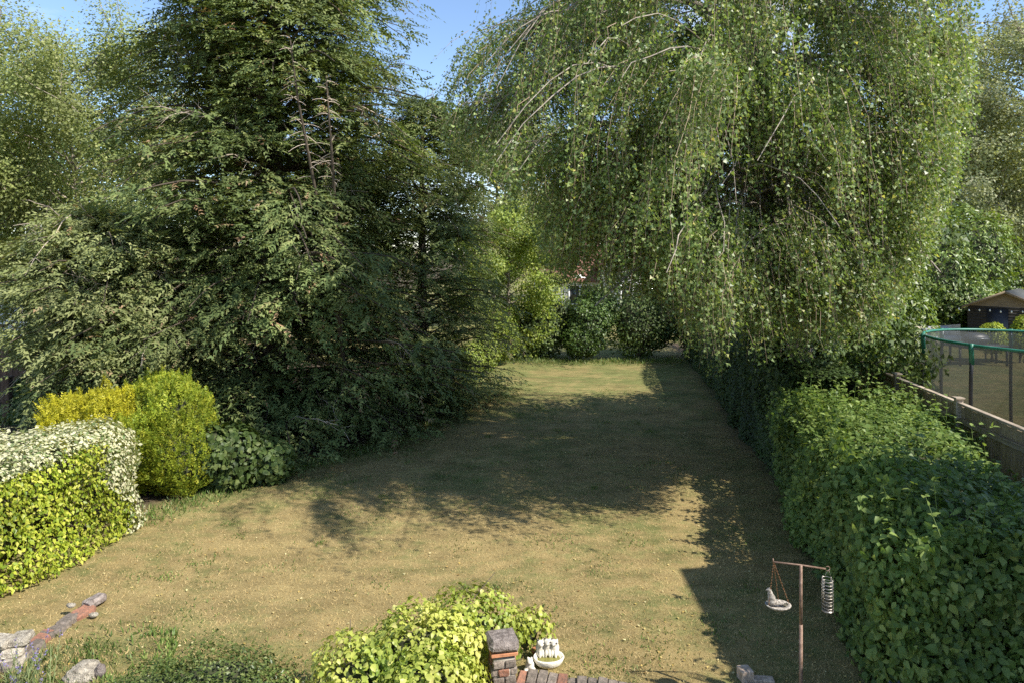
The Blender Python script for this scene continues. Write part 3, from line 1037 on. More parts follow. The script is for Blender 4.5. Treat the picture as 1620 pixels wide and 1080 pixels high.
shrub('laurel_bush', 'tall glossy laurel mass between the birch curtain and the shed', M['laurel'], (19.8, 31.6, 0), [(19.0, 31.6, 3.6, 2.2, 1.6, 2.9), (21.6, 32.4, 3.8, 2.2, 1.6, 2.6), (17.0, 31.0, 3.0, 1.8, 1.4, 2.6), (20.4, 31.2, 1.6, 2.0, 1.2, 1.4)], 26000, .2, .42, group='laurels', lump=.3)
shrub('laurel_bush', 'bright glossy laurel leaning over the wooden fence by the trampoline', M['laurel'], (8.75, 15.6, 0), [(8.7, 15.6, 1.6, .85, .8, 1.6), (8.4, 16.1, 2.4, .7, .7, 1.1), (8.9, 15.0, .8, .6, .6, .8)], 13000, .15, .36, group='laurels', lump=.3, droop=.6)
shrub('tall_hedge', 'light green tall hedge behind the shed roof', M['green_shrub'], (26, 36, 0), [(24.0, 36, 2.3, 2.6, 1.4, 2.5), (27.8, 36.5, 2.4, 2.8, 1.5, 2.7), (31.6, 37, 2.4, 2.6, 1.5, 2.8)], 16000, .17, cat='hedge')
shrub('yellow_bush', 'small yellow-green bush in front of the shed wall', M['lime_yew'], (18.0, 25.6, 0), [(18.0, 25.6, .95, .48, .45, .55)], 2200, .08, group='bushes by the shed')
shrub('yellow_bush', 'small yellow-green bush before the shed corner post', M['lime_yew'], (19.0, 25.4, 0), [(19.0, 25.4, 1.0, .4, .4, .7)], 2200, .08, group='bushes by the shed')
shrub('border_shrub', 'dark leafy shrub in front of the old wooden fence', M['dark_shrub'], (-12.0, 17.2, 0), [(-12.1, 17.2, .5, .6, .45, .55), (-11.3, 17.3, .6, .5, .45, .6)], 6000, .09)
shrub('border_shrub', 'low light green perennials at the border of the neighbouring lawn', M['green_shrub'], (-12.4, 16.4, 0), [(-12.8, 16.4, .15, .45, .25, .25), (-12.0, 16.45, .18, .45, .25, .28), (-11.2, 16.5, .15, .4, .25, .25)], 3500, .08, core=.5)
shrub('leafy_shrub', 'dark broad-leaved shrub below the tallest cypress beside the lime yew', M['dark_shrub'], (-4.95, 12.2, 0), [(-4.95, 12.0, .55, .55, .45, .6), (-4.4, 12.3, .4, .5, .4, .45), (-5.2, 11.7, .7, .4, .35, .5)], 4200, .10, .75, big=True, depth=.3)


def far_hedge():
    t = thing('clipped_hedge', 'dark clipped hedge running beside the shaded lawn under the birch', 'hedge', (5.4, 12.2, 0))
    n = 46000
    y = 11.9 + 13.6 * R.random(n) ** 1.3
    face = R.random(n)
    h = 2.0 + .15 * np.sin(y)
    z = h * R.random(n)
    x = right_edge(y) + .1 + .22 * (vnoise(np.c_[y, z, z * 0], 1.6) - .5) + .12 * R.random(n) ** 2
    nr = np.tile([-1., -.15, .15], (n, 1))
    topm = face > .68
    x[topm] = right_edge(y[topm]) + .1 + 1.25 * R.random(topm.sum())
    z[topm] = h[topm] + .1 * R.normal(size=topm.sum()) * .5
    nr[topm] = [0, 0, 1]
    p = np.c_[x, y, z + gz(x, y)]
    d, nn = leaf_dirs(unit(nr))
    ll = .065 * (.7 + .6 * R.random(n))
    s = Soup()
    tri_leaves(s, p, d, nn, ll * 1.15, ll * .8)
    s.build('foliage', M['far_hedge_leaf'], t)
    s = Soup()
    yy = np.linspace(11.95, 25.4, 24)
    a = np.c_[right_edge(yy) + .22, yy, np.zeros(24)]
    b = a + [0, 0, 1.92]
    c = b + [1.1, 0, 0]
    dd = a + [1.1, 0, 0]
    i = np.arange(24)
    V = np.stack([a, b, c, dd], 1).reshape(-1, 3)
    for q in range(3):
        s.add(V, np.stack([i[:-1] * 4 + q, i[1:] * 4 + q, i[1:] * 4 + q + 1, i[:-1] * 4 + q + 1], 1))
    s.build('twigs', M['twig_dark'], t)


far_hedge()


# ------------------------------------------------------------------ near right hedge
def hedge_sample(n):
    """points on the lumpy leafy skin of the near hedge: left face, rounded shoulder, top and camera end"""
    kind = R.random(n)
    y = 5.7 + 6.5 * R.random(n)
    h = 1.76 + .05 * np.sin(y * 2.1)
    xl = right_edge(y) - .05
    xr = 6.55 + .117 * (y - 6.2)
    p = np.zeros((n, 3))
    nr = np.zeros((n, 3))
    L = kind < .38
    p[L] = np.c_[xl, y, h * R.random(n)][L]
    nr[L] = [-1, -.2, .2]
    T = (kind >= .38) & (kind < .78)
    u = R.random(n)
    drop = .85 * np.clip((10.8 - y) / 1.6, 0, 1) * np.clip((u - .5) / .5, 0, 1) ** 1.2 + .32 * u
    p[T] = np.c_[xl + (xr - xl) * u, y, h - drop][T]
    nr[T] = [-.1, -.1, 1]
    E = kind >= .78
    ue = R.random(n)
    ye = 5.75 + .45 * ue + 0 * ue
    p[E] = np.c_[3.42 + 2.95 * ue, ye, 1.7 * R.random(n)][E]
    nr[E] = [-.1, -1, .15]
    # round the shoulders
    dx = p[:, 0] - (right_edge(p[:, 1]) - .05)
    sh = np.clip(1 - dx / .5, 0, 1) * T
    p[:, 2] -= .28 * sh ** 2
    top = np.clip((p[:, 2] - 1.2) / .5, 0, 1) * L
    p[:, 0] += .3 * top ** 2
    bulge = .42 * (vnoise(p, 1.3, 2.2) - .45) + .3 * (vnoise(p, 3.4, 7.7) - .5)
    p += unit(nr) * bulge[:, None]
    return p, unit(nr)


def near_hedge():
    t = thing('leafy_hedge', 'broad deep green leafy hedge along the wooden fence, lit on top', 'hedge', (4.4, 8.0, 0))
    n = 46000
    p, nr = hedge_sample(n)
    dep = R.random(n) ** 1.7 * .26
    p = p - nr * dep[:, None] + R.normal(size=(n, 3)) * .03
    p[:, 2] = np.maximum(p[:, 2], .04)
    d, nn = leaf_dirs(nr, .85, .45)
    ll = .074 * (.5 + .95 * R.random(n))
    s = Soup()
    nr_ = (p[:, 1] < 8.6) & (dep < .09) & (p[:, 1] < 8.0)
    rv = np.clip(R.random(n) * .97, 0, 1)
    big_leaves(s, p[nr_], d[nr_], nn[nr_], ll[nr_], ll[nr_] * .62, rv[nr_])
    nr_ = ~nr_
    leaves(s, p[nr_], d[nr_], nn[nr_], ll[nr_], ll[nr_] * .66, rv[nr_])
    o = s.build('foliage', M['hedge_leaf'], t)
    o['kind'] = 'stuff'
    # shoots standing up from the top
    m = 150
    q, qn = hedge_sample(m * 6)
    q = q[(qn[:, 2] > .7)][:m]
    m = len(q)
    u5 = np.linspace(0, 1, 5)[None, :, None]
    ln = .15 + .3 * R.random((m, 1, 1))
    dr = unit(UP + rdir(m) * .55)
    pts = q[:, None] + dr[:, None] * ln * u5
    st = Soup()
    st.tubes(pts, np.repeat(np.linspace(.006, .002, 5)[None], m, 0), 4)
    st.build('shoots', M['weed'], t)['kind'] = 'stuff'
    s = Soup()
    c = np.repeat(np.arange(m), 9)
    f = R.integers(1, 5, len(c))
    b = pts[c, f]
    d = unit(rdir(len(c)) * np.array([1, 1, .3]) + UP * .2)
    ll = .075 * (.6 + .7 * R.random(len(c)))
    big_leaves(s, b, d, unit(UP + rdir(len(c)) * .4), ll, ll * .6, .4 + .55 * R.random(len(c)))
    s.build('shoot_leaves', M['hedge_leaf'], t)['kind'] = 'stuff'
    # single large leaves in front
    meshes = []
    for i in range(6):
        s = Soup()
        L_ = .088
        big_leaves(s, np.zeros((1, 3)), np.array([[0, 1., 0]]), np.array([[0, 0, 1.]]), L_, L_ * (.58 + .05 * i), np.array([.1 + .09 * i]), fold=.08 + .02 * i, droop=.1 + .05 * i)
        meshes.append(s.build('leaf', M['hedge_leaf'])); meshes[-1].parent = t
    q, qn = hedge_sample(4000)
    ok = (q[:, 1] < 8.6) & ((qn[:, 1] < -.7) | (qn[:, 2] > .7) | (qn[:, 0] < -.7)) & (q[:, 2] > .3)
    place_leaves(meshes, q[ok][:294] + qn[ok][:294] * .03, qn[ok][:294], t, 294, .45)
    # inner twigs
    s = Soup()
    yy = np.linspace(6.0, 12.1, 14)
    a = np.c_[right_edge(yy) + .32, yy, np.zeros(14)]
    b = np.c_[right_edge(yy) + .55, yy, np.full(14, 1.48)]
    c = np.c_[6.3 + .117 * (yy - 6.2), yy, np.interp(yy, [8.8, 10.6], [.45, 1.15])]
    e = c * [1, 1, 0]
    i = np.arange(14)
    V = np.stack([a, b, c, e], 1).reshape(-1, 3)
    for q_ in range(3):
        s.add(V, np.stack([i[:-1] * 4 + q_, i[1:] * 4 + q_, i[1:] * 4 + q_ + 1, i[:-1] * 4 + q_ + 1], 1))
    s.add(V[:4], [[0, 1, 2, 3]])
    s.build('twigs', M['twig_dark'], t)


def place_leaves(meshes, pos, nrm, parent, n, droop=.4):
    from mathutils import Matrix
    base = np.array(parent.location)
    d, nn = leaf_dirs(nrm, .7, droop)
    for i in range(min(n, len(pos))):
        src = meshes[i % len(meshes)]
        o = src if i < len(meshes) else src.copy()
        if i >= len(meshes):
            C.objects.link(o)
            o.parent = parent
        y = d[i]
        x = unit(np.cross(y, nn[i]))
        z = np.cross(x, y)
        sc = .8 + .5 * R.random()
        m = Matrix([[x[0] * sc, y[0] * sc, z[0] * sc, pos[i][0] - base[0]], [x[1] * sc, y[1] * sc, z[1] * sc, pos[i][1] - base[1]], [x[2] * sc, y[2] * sc, z[2] * sc, pos[i][2] - base[2]], [0, 0, 0, 1]])
        o.matrix_local = m


near_hedge()


# ------------------------------------------------------------------ left hedge, golden yews
def privet():
    t = thing('golden_hedge', 'clipped golden yellow-green privet hedge block beside the dry lawn', 'hedge', (-7.6, 9.0, 0))
    lo, hi = np.array([-10.4, 7.3, 0.0]), np.array([-5.85, 10.5, 1.52])
    n = 46000
    p, nr = box_surface(n, lo, hi, .4, ('x+', 'y-', 'z+', 'y+'))

    def shape(p):
        q = p.copy()
        k = np.clip(p[:, 2] / 1.5, 0, 1)
        q[:, 0] += -.25 * k - .08 * (1 - k) ** 2 + .35 * np.clip((p[:, 1] - 8.4) / 2, -.4, 1) * (p[:, 0] > -7.5)
        return q
    p = shape(p)
    p += nr * (.26 * (vnoise(p, 1.5, 4.0) - .5) + .16 * (vnoise(p, 4.2, 1.0) - .5))[:, None]
    p -= nr * (R.random(n) ** 1.6 * .2)[:, None]
    p += R.normal(size=(n, 3)) * .02
    p[:, 2] = np.maximum(p[:, 2], .05)
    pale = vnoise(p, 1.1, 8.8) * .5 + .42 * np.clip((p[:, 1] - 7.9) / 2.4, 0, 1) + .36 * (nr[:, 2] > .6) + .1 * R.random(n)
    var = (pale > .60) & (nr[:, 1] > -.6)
    d, nn = leaf_dirs(nr, .8, .35)
    ll = .062 * (.65 + .7 * R.random(n))
    s = Soup()
    g = ~var
    leaves(s, p[g], d[g], nn[g], ll[g], ll[g] * .6)
    s.build('foliage', M['privet'], t)
    s = Soup()
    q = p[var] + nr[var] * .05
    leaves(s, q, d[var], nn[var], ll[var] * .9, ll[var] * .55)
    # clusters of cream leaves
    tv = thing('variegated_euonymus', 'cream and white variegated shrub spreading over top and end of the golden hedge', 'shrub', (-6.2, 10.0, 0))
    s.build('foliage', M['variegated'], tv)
    st = Soup()
    stems_for(st, (-6.25, 10.0, .02), q[R.integers(0, len(q), 14)] * [1, 1, .9] - [.12, 0, 0], .02)
    st.build('stems', M['bark_dark'], tv)
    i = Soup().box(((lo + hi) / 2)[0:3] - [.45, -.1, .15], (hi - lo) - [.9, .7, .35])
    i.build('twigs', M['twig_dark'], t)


privet()


def yew(name, label, mat, base, blobs, n, tips, L=.06):
    base = np.array(base, float)
    t = thing(name, label, 'shrub', base, 'golden yews')
    p, nr = blob_points(blobs, n, .3, 2.2, .3, seed=base[0] + 3)
    ok = p[:, 2] > .04
    p, nr = p[ok], nr[ok]
    # upright pointed sprays
    s = Soup()
    d = unit(nr * .5 + UP * .9 + rdir(len(p)) * .5)
    fronds(s, p, d, unit(nr + rdir(len(p)) * .6), L * 1.9 * (.6 + .8 * R.random(len(p))), 3, None, .6, .1, .1)
    # vertical leaders on the top
    q = p[nr[:, 2] > .55]
    q = q[R.integers(0, len(q), tips)]
    c = np.repeat(np.arange(tips), 34)
    hgt = (.12 + .2 * R.random(tips))[c]
    a = R.random(len(c))
    b = q[c] + np.c_[R.normal(size=(len(c), 2)) * .035, np.zeros(len(c))] * (1.2 - a)[:, None] + UP * (hgt * a)[:, None]
    fronds(s, b, unit(UP + rdir(len(c)) * .5), rdir(len(c)), .07, 3, None, .5, .05, .1)
    s.build('foliage', mat, t)
    st = Soup()
    stems_for(st, base, np.array([np.array(bb[:3]) for bb in blobs for _ in range(3)]) + R.normal(size=(len(blobs) * 3, 3)) * .1, .03)
    st.build('stems', M['bark_dark'], t)
    blob_core(blobs, .62).build('twigs', M['twig_dark'], t)


yew('golden_yew', 'bright golden yellow yew beside the lime green one', M['gold_yew'], (-7.35, 12.0, 0), [(-7.5, 12.0, .85, .72, .6, .8), (-6.85, 11.75, .85, .65, .55, .8)], 9500, 26)
yew('lime_yew', 'taller lime green yew between the golden yew and the tallest cypress', M['lime_yew'], (-6.0, 11.8, 0), [(-6.4, 12.2, 1.15, .66, .55, .74), (-5.8, 11.9, 1.1, .62, .6, .72), (-5.65, 11.5, .65, .55, .5, .75), (-6.3, 11.5, .65, .65, .5, .7)], 14000, 36)

# ------------------------------------------------------------------ foreground planting
def yellow_shrub():
    base = np.array([-1.05, 6.05, 0])
    t = thing('yellow_leaved_shrub', 'mound of large yellow-green leaves growing against the brick pier', 'shrub', base)
    blobs = [(-.85, 6.25, .42, .62, .5, .42), (-.4, 6.75, .36, .5, .36, .40), (-1.35, 6.05, .3, .45, .42, .38), (-.7, 5.75, .40, .46, .45, .38), (.16, 7.12, .16, .24, .16, .28), (-1.4, 5.5, .2, .45, .4, .38)]
    p, nr = blob_points(blobs, 13500, .26, 2.4, .28, seed=1.7)
    ok = (p[:, 2] > .05)
    p, nr = p[ok], nr[ok]
    d, nn = leaf_dirs(nr, .75, .45)
    ll = .05 * (.6 + .7 * R.random(len(p)))
    s = Soup()
    dep = np.clip(vnoise(p, 3.0, .4) * .9 + .3 * (R.random(len(p)) - .4), 0, 1)
    big_leaves(s, p, d, nn, ll, ll * .72, dep)
    s.build('foliage', M['yellow_leaf'], t)['kind'] = 'stuff'
    meshes = []
    for i in range(6):
        s = Soup()
        big_leaves(s, np.zeros((1, 3)), np.array([[0, 1., 0]]), np.array([[0, 0, 1.]]), .056, .044, np.array([.35 + .12 * i]), fold=.06 + .02 * i, droop=.1 + .06 * i)
        meshes.append(s.build('leaf', M['yellow_leaf'])); meshes[-1].parent = t
    q, qn = blob_points(blobs, 1600, .26, 2.4, .02, seed=1.7, keep=.95)
    ok = (qn[:, 2] > -.1) & (q[:, 2] > .25) & (qn[:, 1] < .6)
    place_leaves(meshes, q[ok] + qn[ok] * .03, qn[ok], t, 294, .5)
    st = Soup()
    stems_for(st, base, np.array([np.array(b[:3]) for b in blobs for _ in range(5)]) + R.normal(size=(30, 3)) * .2, .012)
    st.build('stems', M['bark_dark'], t)
    blob_core(blobs, .45).build('twigs', M['twig_dark'], t)['kind'] = 'stuff'


yellow_shrub()
shrub('low_green_shrub', 'low dark green small-leaved shrub in front of the dry lawn', M['box_leaf'], (-2.75, 6.2, 0), [(-2.7, 6.3, .14, .72, .4, .32), (-3.3, 6.2, .1, .42, .4, .28), (-2.25, 6.1, .1, .4, .36, .28), (-2.8, 5.8, .15, .9, .4, .3)], 19000, .035, .5, lump=.4, lscale=3, depth=.4, core=.5)


def lavender(base, label, n):
    base = np.array(base, float)
    t = thing('lavender', label, 'lavender', base, 'lavender clumps')
    s, f = Soup(), Soup()
    d = unit(UP + rdir(n) * .55 * np.array([1, 1, .1]))
    b = base + np.c_[R.normal(size=(n, 2)) * .11, np.zeros(n)]
    ln = .22 + .22 * R.random((n, 1))
    u = np.linspace(0, 1, 5)[None, :, None]
    pts = b[:, None] + d[:, None] * ln[:, None] * u
    s.tubes(pts, np.repeat(np.linspace(.004, .002, 5)[None], n, 0), 3, R.random(n))
    c = np.repeat(np.arange(n), 12)
    a = .1 + .6 * R.random(len(c))
    q = b[c] + d[c] * (ln[c] * a[:, None])
    leaves(s, q, unit(d[c] + rdir(len(c)) * .6), rdir(len(c)), .06, .007)
    s.build('foliage', M['lavender_leaf'], t)
    c = np.repeat(np.arange(n)[: n * 2 // 3], 14)
    a = .82 + .22 * R.random(len(c))
    q = b[c] + d[c] * (ln[c] * a[:, None]) + R.normal(size=(len(c), 3)) * .006
    leaves(f, q, unit(rdir(len(c)) + UP * .4), rdir(len(c)), .017, .013)
    f.build('flowers', M['lavender_flower'], t)['kind'] = 'stuff'


for bx, by, lab, n in ((-4.62, 6.42, 'sparse lavender clump with blue flower spikes next to the pale stone', 26), (-5.05, 6.25, 'lavender growing by the end of the crumbling brick edging', 40), (-5.0, 5.95, 'bushy lavender below the white limestone blocks', 60), (-4.4, 5.9, 'lavender tuft in front of the pale stone', 30)):
    lavender((bx, by, 0), lab, n)

# ------------------------------------------------------------------ masonry
M['brick'] = solid_mat('brick', (0.34, 0.15, 0.09), .9, .5, 38, .8, col2=(.16, .10, .075))
M['brick_grey'] = solid_mat('brick_grey', (0.25, 0.205, 0.165), .92, .5, 32, .8, col2=(.10, .085, .07))
M['tile_orange'] = solid_mat('tile_orange', (0.50, 0.22, 0.11), .85, .35, 10, .3)
M['mortar'] = solid_mat('mortar', (0.30, 0.27, 0.22), .95, .4, 10, .5)
M['stone_cap'] = solid_mat('stone_cap', (0.30, 0.255, 0.225), .92, .5, 22, .9, col2=(.09, .07, .06), bdist=.02)
M['limestone'] = solid_mat('limestone', (0.58, 0.52, 0.41), .92, .4, 24, 1.0, col2=(.22, .185, .14), bdist=.03)
M['statue'] = solid_mat('statue', (0.70, 0.66, 0.56), .8, .4, 14, .35, col2=(.42, .38, .30))
M['statue_dark'] = solid_mat('statue_dark', (0.06, 0.055, 0.05), .7, .3, 14, .2)
M['algae_water'] = solid_mat('algae_water', (0.20, 0.19, 0.05), .15, .4, 8, .05)
M['terracotta'] = solid_mat('terracotta', (0.42, 0.17, 0.08), .85, .4, 8, .3)
M['steel_brown'] = solid_mat('steel_brown', (0.24, 0.16, 0.115), .6, .45, 26, .25, col2=(.12, .07, .045), metallic=.2)
M['wire'] = solid_mat('wire', (0.36, 0.33, 0.29), .35, .2, 20, 0, metallic=.8)
M['copper_chain'] = solid_mat('copper_chain', (0.42, 0.24, 0.14), .4, .2, 20, 0, metallic=.7)
M['stone_bird'] = solid_mat('stone_bird', (0.52, 0.47, 0.40), .85, .5, 45, .8, col2=(.10, .085, .07))
M['fat'] = solid_mat('fat', (0.10, 0.09, 0.06), .8, .4, 22, .4)
M['wood_old'] = solid_mat('wood_old', (0.46, 0.36, 0.24), .85, .35, 5, .5, col2=(.28, .21, .14), stretch=(6, 6, .5))
M['wood_rail'] = solid_mat('wood_rail', (0.46, 0.38, 0.29), .85, .35, 5, .5, col2=(.22, .175, .125), stretch=(.5, .5, 6))
M['wood_brown'] = solid_mat('wood_brown', (0.14, 0.085, 0.055), .88, .4, 5, .5, stretch=(6, 6, .5))
M['wood_grey'] = solid_mat('wood_grey', (0.52, 0.40, 0.30), .9, .5, 8, .5, stretch=(3, 3, 1))


def bevel_brick(size, bev=.008):
    """one worn brick as a chamfered box (44 triangles)"""
    import bmesh
    bm = bmesh.new()
    bmesh.ops.create_cube(bm, size=1.0)
    for v in bm.verts:
        v.co.x *= size[0]; v.co.y *= size[1]; v.co.z *= size[2]
    bmesh.ops.bevel(bm, geom=bm.edges[:], offset=bev, segments=1, affect='EDGES')
    for v in bm.verts:
        v.co += Vector(R.normal(size=3) * bev * .25)
    me = bpy.data.meshes.new('brick')
    bm.to_mesh(me)
    bm.free()
    return me


def put(name, me, mat, parent, loc, rz=0.0, ry=0.0, rx=0.0):
    if not me.materials:
        me.materials.append(mat)
    o = bpy.data.objects.new(name, me)
    C.objects.link(o)
    o.parent = parent
    b = np.array(parent.location)
    if parent.parent:
        b = b + np.array(parent.parent.location)
    o.location = tuple(np.array(loc, float) - b)
    o.rotation_euler = (rx, ry, rz)
    return o


# brick pier with a weathered coping stone
pier_c = np.array([-.09, 6.28, 0.])
prz = math.radians(12)
pier = thing('brick_pier', 'short brick pier with overhanging weathered grey coping, beside yellow shrub', 'pier', pier_c)
Soup().box(pier_c + [0, 0, .22], (.195, .195, .46), prz).build('mortar', M['mortar'], pier)
bricks = [bevel_brick((.10, .06, .062)) for _ in range(4)]
for i, b in enumerate(bricks):
    b.materials.append(M['brick'] if i % 2 else M['brick_grey'])
cr, sr = math.cos(prz), math.sin(prz)
for k in range(6):
    zz = .02 + k * .072
    for side in range(4):
        for j in (-1, 1):
            if (k + side) % 2 == 0 and j == 1:
                continue
            off = np.array([j * .055 + (.05 if (k + side) % 2 == 0 else 0), -.088])
            a = side * math.pi / 2
            o2 = np.array([off[0] * math.cos(a) - off[1] * math.sin(a), off[0] * math.sin(a) + off[1] * math.cos(a)])
            o3 = np.array([o2[0] * cr - o2[1] * sr, o2[0] * sr + o2[1] * cr])
            put('brick', bricks[(k + side + j) % 4], None, pier, pier_c + [o3[0], o3[1], zz], prz + a)
cb = bevel_brick((.245, .245, .03), .006)
put('tile_course', cb, M['tile_orange'], pier, pier_c + [0, 0, .47], prz)
cs = bevel_brick((.28, .27, .09), .028)
put('coping_stone', cs, M['stone_cap'], pier, pier_c + [0, 0, .54], prz, .03)

# wall of upright bricks on edge running from the pier towards the house and to the right
wall = thing('brick_edge_wall', 'low wall of weathered grey bricks on edge running from the pier', 'wall', (.6, 6.2, 0))
wb = [bevel_brick((.095, .21, .09), .012) for _ in range(5)]
for i, b in enumerate(wb):
    b.materials.append(M['brick_grey'] if i < 4 else M['brick'])
a0, a1 = np.array([.1, 6.56]), np.array([1.22, 6.36])
nb = 13
for i in range(nb):
    q = a0 + (a1 - a0) * i / (nb - 1)
    put('brick', wb[R.integers(0, 5)], None, wall, (q[0], q[1], -.005 + .012 * R.normal()), math.atan2(a1[1] - a0[1], a1[0] - a0[0]) + R.normal() * .03)
Soup().box(((a0[0] + a1[0]) / 2, (a0[1] + a1[1]) / 2, -.10), (1.25, .2, .16), math.atan2(a1[1] - a0[1], a1[0] - a0[0])).build('mortar', M['mortar'], wall)
# tile-capped return towards the house
ret = thing('tile_capped_wall', 'short wall capped with an orange clay tile strip in front of the pier', 'wall', (-.1, 5.9, 0))
Soup().box((-.115, 5.78, .05), (.19, .74, .2), .08).build('wall_body', M['mortar'], ret)
for i in range(3):
    put('clay_tile', bevel_brick((.075, .235, .03), .008), M['tile_orange'], ret, (-.09 - .019 * i, 6.02 - .245 * i, .17), .08)

# crumbling edging bricks and pale limestone blocks on the other side
edge = thing('brick_edging', 'crumbling row of old bricks and stones edging the lawn', 'edging', (-5.0, 7.0, 0))
e0, e1 = G(150, 958)[:2], G(12, 1052)[:2]
ang = math.atan2(e1[1] - e0[1], e1[0] - e0[0])
eb = [bevel_brick((.24, .15, .10), .025) for _ in range(5)]
for i, b in enumerate(eb):
    b.materials.append(M['brick'] if i in (0, 3) else (M['stone_cap'] if i == 1 else M['brick_grey']))
for i in range(7):
    q = e0 + (e1 - e0) * (i + .1) / 6.4
    o = put('brick', eb[[1, 0, 2, 4, 3, 2, 4][i]], None, edge, (q[0] + R.normal() * .02, q[1] + R.normal() * .02, .012 + (.05 if i == 0 else 0)), ang + R.normal() * .12, R.normal() * .05, R.normal() * .05)
blocks = thing('limestone_blocks', 'stacked white limestone blocks at the end of the brick edging', 'stones', tuple(np.r_[G(20, 1030)[:2], 0]))
lb = [bevel_brick((.26, .2, .085), .02), bevel_brick((.19, .2, .08), .02), bevel_brick((.15, .17, .07), .02)]
for b in lb:
    b.materials.append(M['limestone'])
for px, py, z, k in ((0, 1014, .17, 0), (32, 1010, .17, 1), (-38, 1020, .17, 1), (0, 1026, .09, 0), (-30, 1032, .09, 2), (22, 1028, .09, 1), (-12, 1044, .02, 0), (22, 1046, .02, 1)):
    q = G(px, py, z)
    put('stone_block', lb[k], None, blocks, (q[0], q[1], z), R.normal() * .1 + .2, R.normal() * .04, R.normal() * .04)


def rock(base, size, name, label, mat, group=None):
    import bmesh
    bm = bmesh.new()
    bmesh.ops.create_icosphere(bm, subdivisions=4, radius=1)
    co = np.array([v.co[:] for v in bm.verts])
    k = .8 + .5 * vnoise(co, 1.4, base[0]) + .22 * (vnoise(co, 4.2, base[1]) - .5) + .1 * (vnoise(co, 9.0, 2) - .5)
    co = co * k[:, None] * np.array(size)
    for v, c in zip(bm.verts, co):
        v.co = c
    me = bpy.data.meshes.new(name)
    bm.to_mesh(me)
    bm.free()
    me.materials.append(mat)
    o = bpy.data.objects.new(name, me)
    C.objects.link(o)
    o.location = base
    return tag(o, label, 'rock', group)


g = G(132, 1066)
rock((g[0], g[1], .0), (.15, .13, .11), 'pale_rock', 'pale pitted rock lying among the lavender', M['limestone'])
g = G(158, 1068)
rock((g[0], g[1], .04), (.045, .05, .07), 'grey_rock', 'small dark grey stone against the pale pitted rock', M['stone_cap'])
for px, py, lab in ((148, 976, 'white stone chip beside the brick edging end'), (112, 972, 'white stone chip on top of the brick edging')):
    g = G(px, py)
    rock((g[0], g[1], .03 if px > 120 else .11), (.05, .03, .025), 'stone_chip', lab, M['limestone'])
# wooden stump by the feeder and a dark ornament under the hedge
stump_g = G(1184, 1076)
t = thing('wooden_block', 'weathered grey split wooden post stump on the shaded lawn', 'stump', stump_g)
put('post', bevel_brick((.12, .12, .14), .006), M['wood_grey'], t, stump_g + [-.03, 0, .05], .15)
put('offcut', bevel_brick((.2, .09, .05), .006), M['wood_grey'], t, stump_g + [.13, -.03, .02], -.12)

# ------------------------------------------------------------------ remeshed figures
def fused(name, balls, mat, parent=None, voxel=.008):
    """balls: (x,y,z,rx,ry,rz) ellipsoids fused into one continuous skin"""
    import bmesh
    bm = bmesh.new()
    from mathutils import Matrix
    for b in balls:
        bmesh.ops.create_icosphere(bm, subdivisions=3, radius=1.0, matrix=Matrix.Translation(b[:3]) @ Matrix.Diagonal((b[3], b[4], b[5], 1)))
    me = bpy.data.meshes.new(name)
    bm.to_mesh(me)
    bm.free()
    tmp = bpy.data.objects.new('tmp', me)
    C.objects.link(tmp)
    m = tmp.modifiers.new('r', 'REMESH')
    m.mode = 'VOXEL'
    m.voxel_size = voxel
    sm = tmp.modifiers.new('s', 'SMOOTH')
    sm.iterations = 4
    dg = bpy.context.evaluated_depsgraph_get()
    me2 = bpy.data.meshes.new_from_object(tmp.evaluated_get(dg))
    bpy.data.objects.remove(tmp)
    me2.materials.clear()
    me2.materials.append(mat)
    for p in me2.polygons:
        p.use_smooth = True
    o = bpy.data.objects.new(name, me2)
    C.objects.link(o)
    if parent:
        o.parent = parent
    return o


bw = G(868, 1052)
bowl = thing('cat_birdbath', 'white stone birdbath with three kittens sitting on its rim', 'birdbath', bw)
Soup().lathe(bw, [(0, .0), (.09, .0), (.135, .035), (.158, .085), (.15, .10), (.138, .088), (.10, .06), (0, .055)], 28, 1.0, .72, .12).build('basin', M['statue'], bowl, smooth=True)
Soup().lathe(bw, [(0, .07), (.116, .071)], 24, 1.0, .72, .12).build('water', M['algae_water'], bowl)
for k, (dx, dz) in enumerate(((-.078, 0), (-.008, .012), (.062, .006))):
    balls = [(0, 0, .075, .038, .042, .07), (0, -.012, .03, .042, .04, .035), (0, -.018, .155, .034, .034, .032), (0, -.046, .146, .016, .014, .013), (-.016, -.045, .02, .012, .014, .05), (.016, -.045, .02, .012, .014, .05), (0, -.01, .12, .025, .025, .03)]
    for sx in (-1, 1):
        balls += [(sx * .02, -.012, .182, .012, .008, .014), (sx * .022, -.012, .194, .007, .006, .012)]
    kt = fused('kitten', balls, M['statue'], bowl, .006)
    kt.location = (dx * 1.05, .075, .07 + dz)
    kt.scale = (1.2, 1.2, .8)
    kt.rotation_euler = (0, 0, (k - 1) * -.25)
    pt = fused('dark_patch', [(.008, -.052, .148, .007, .006, .006), (-.02, -.012, .19, .008, .01, .012), (.02, -.036, .165, .012, .014, .010)], M['statue_dark'], kt, .004)
fg = G(838, 1060)
frog = thing('animal_figurine', 'small white stone squatting animal figure between pier and birdbath', 'figurine', fg)
fused('body', [(0, .01, .05, .045, .05, .05), (0, -.015, .105, .034, .035, .03), (0, -.045, .10, .022, .015, .014), (-.04, -.03, .022, .02, .04, .02), (.04, -.03, .022, .02, .04, .02), (-.045, -.07, .012, .016, .02, .011), (.045, -.07, .012, .016, .02, .011), (-.018, -.02, .135, .012, .012, .013), (.018, -.02, .135, .012, .012, .013)], M['statue'], frog, .006)
pg = G(848, 1040)
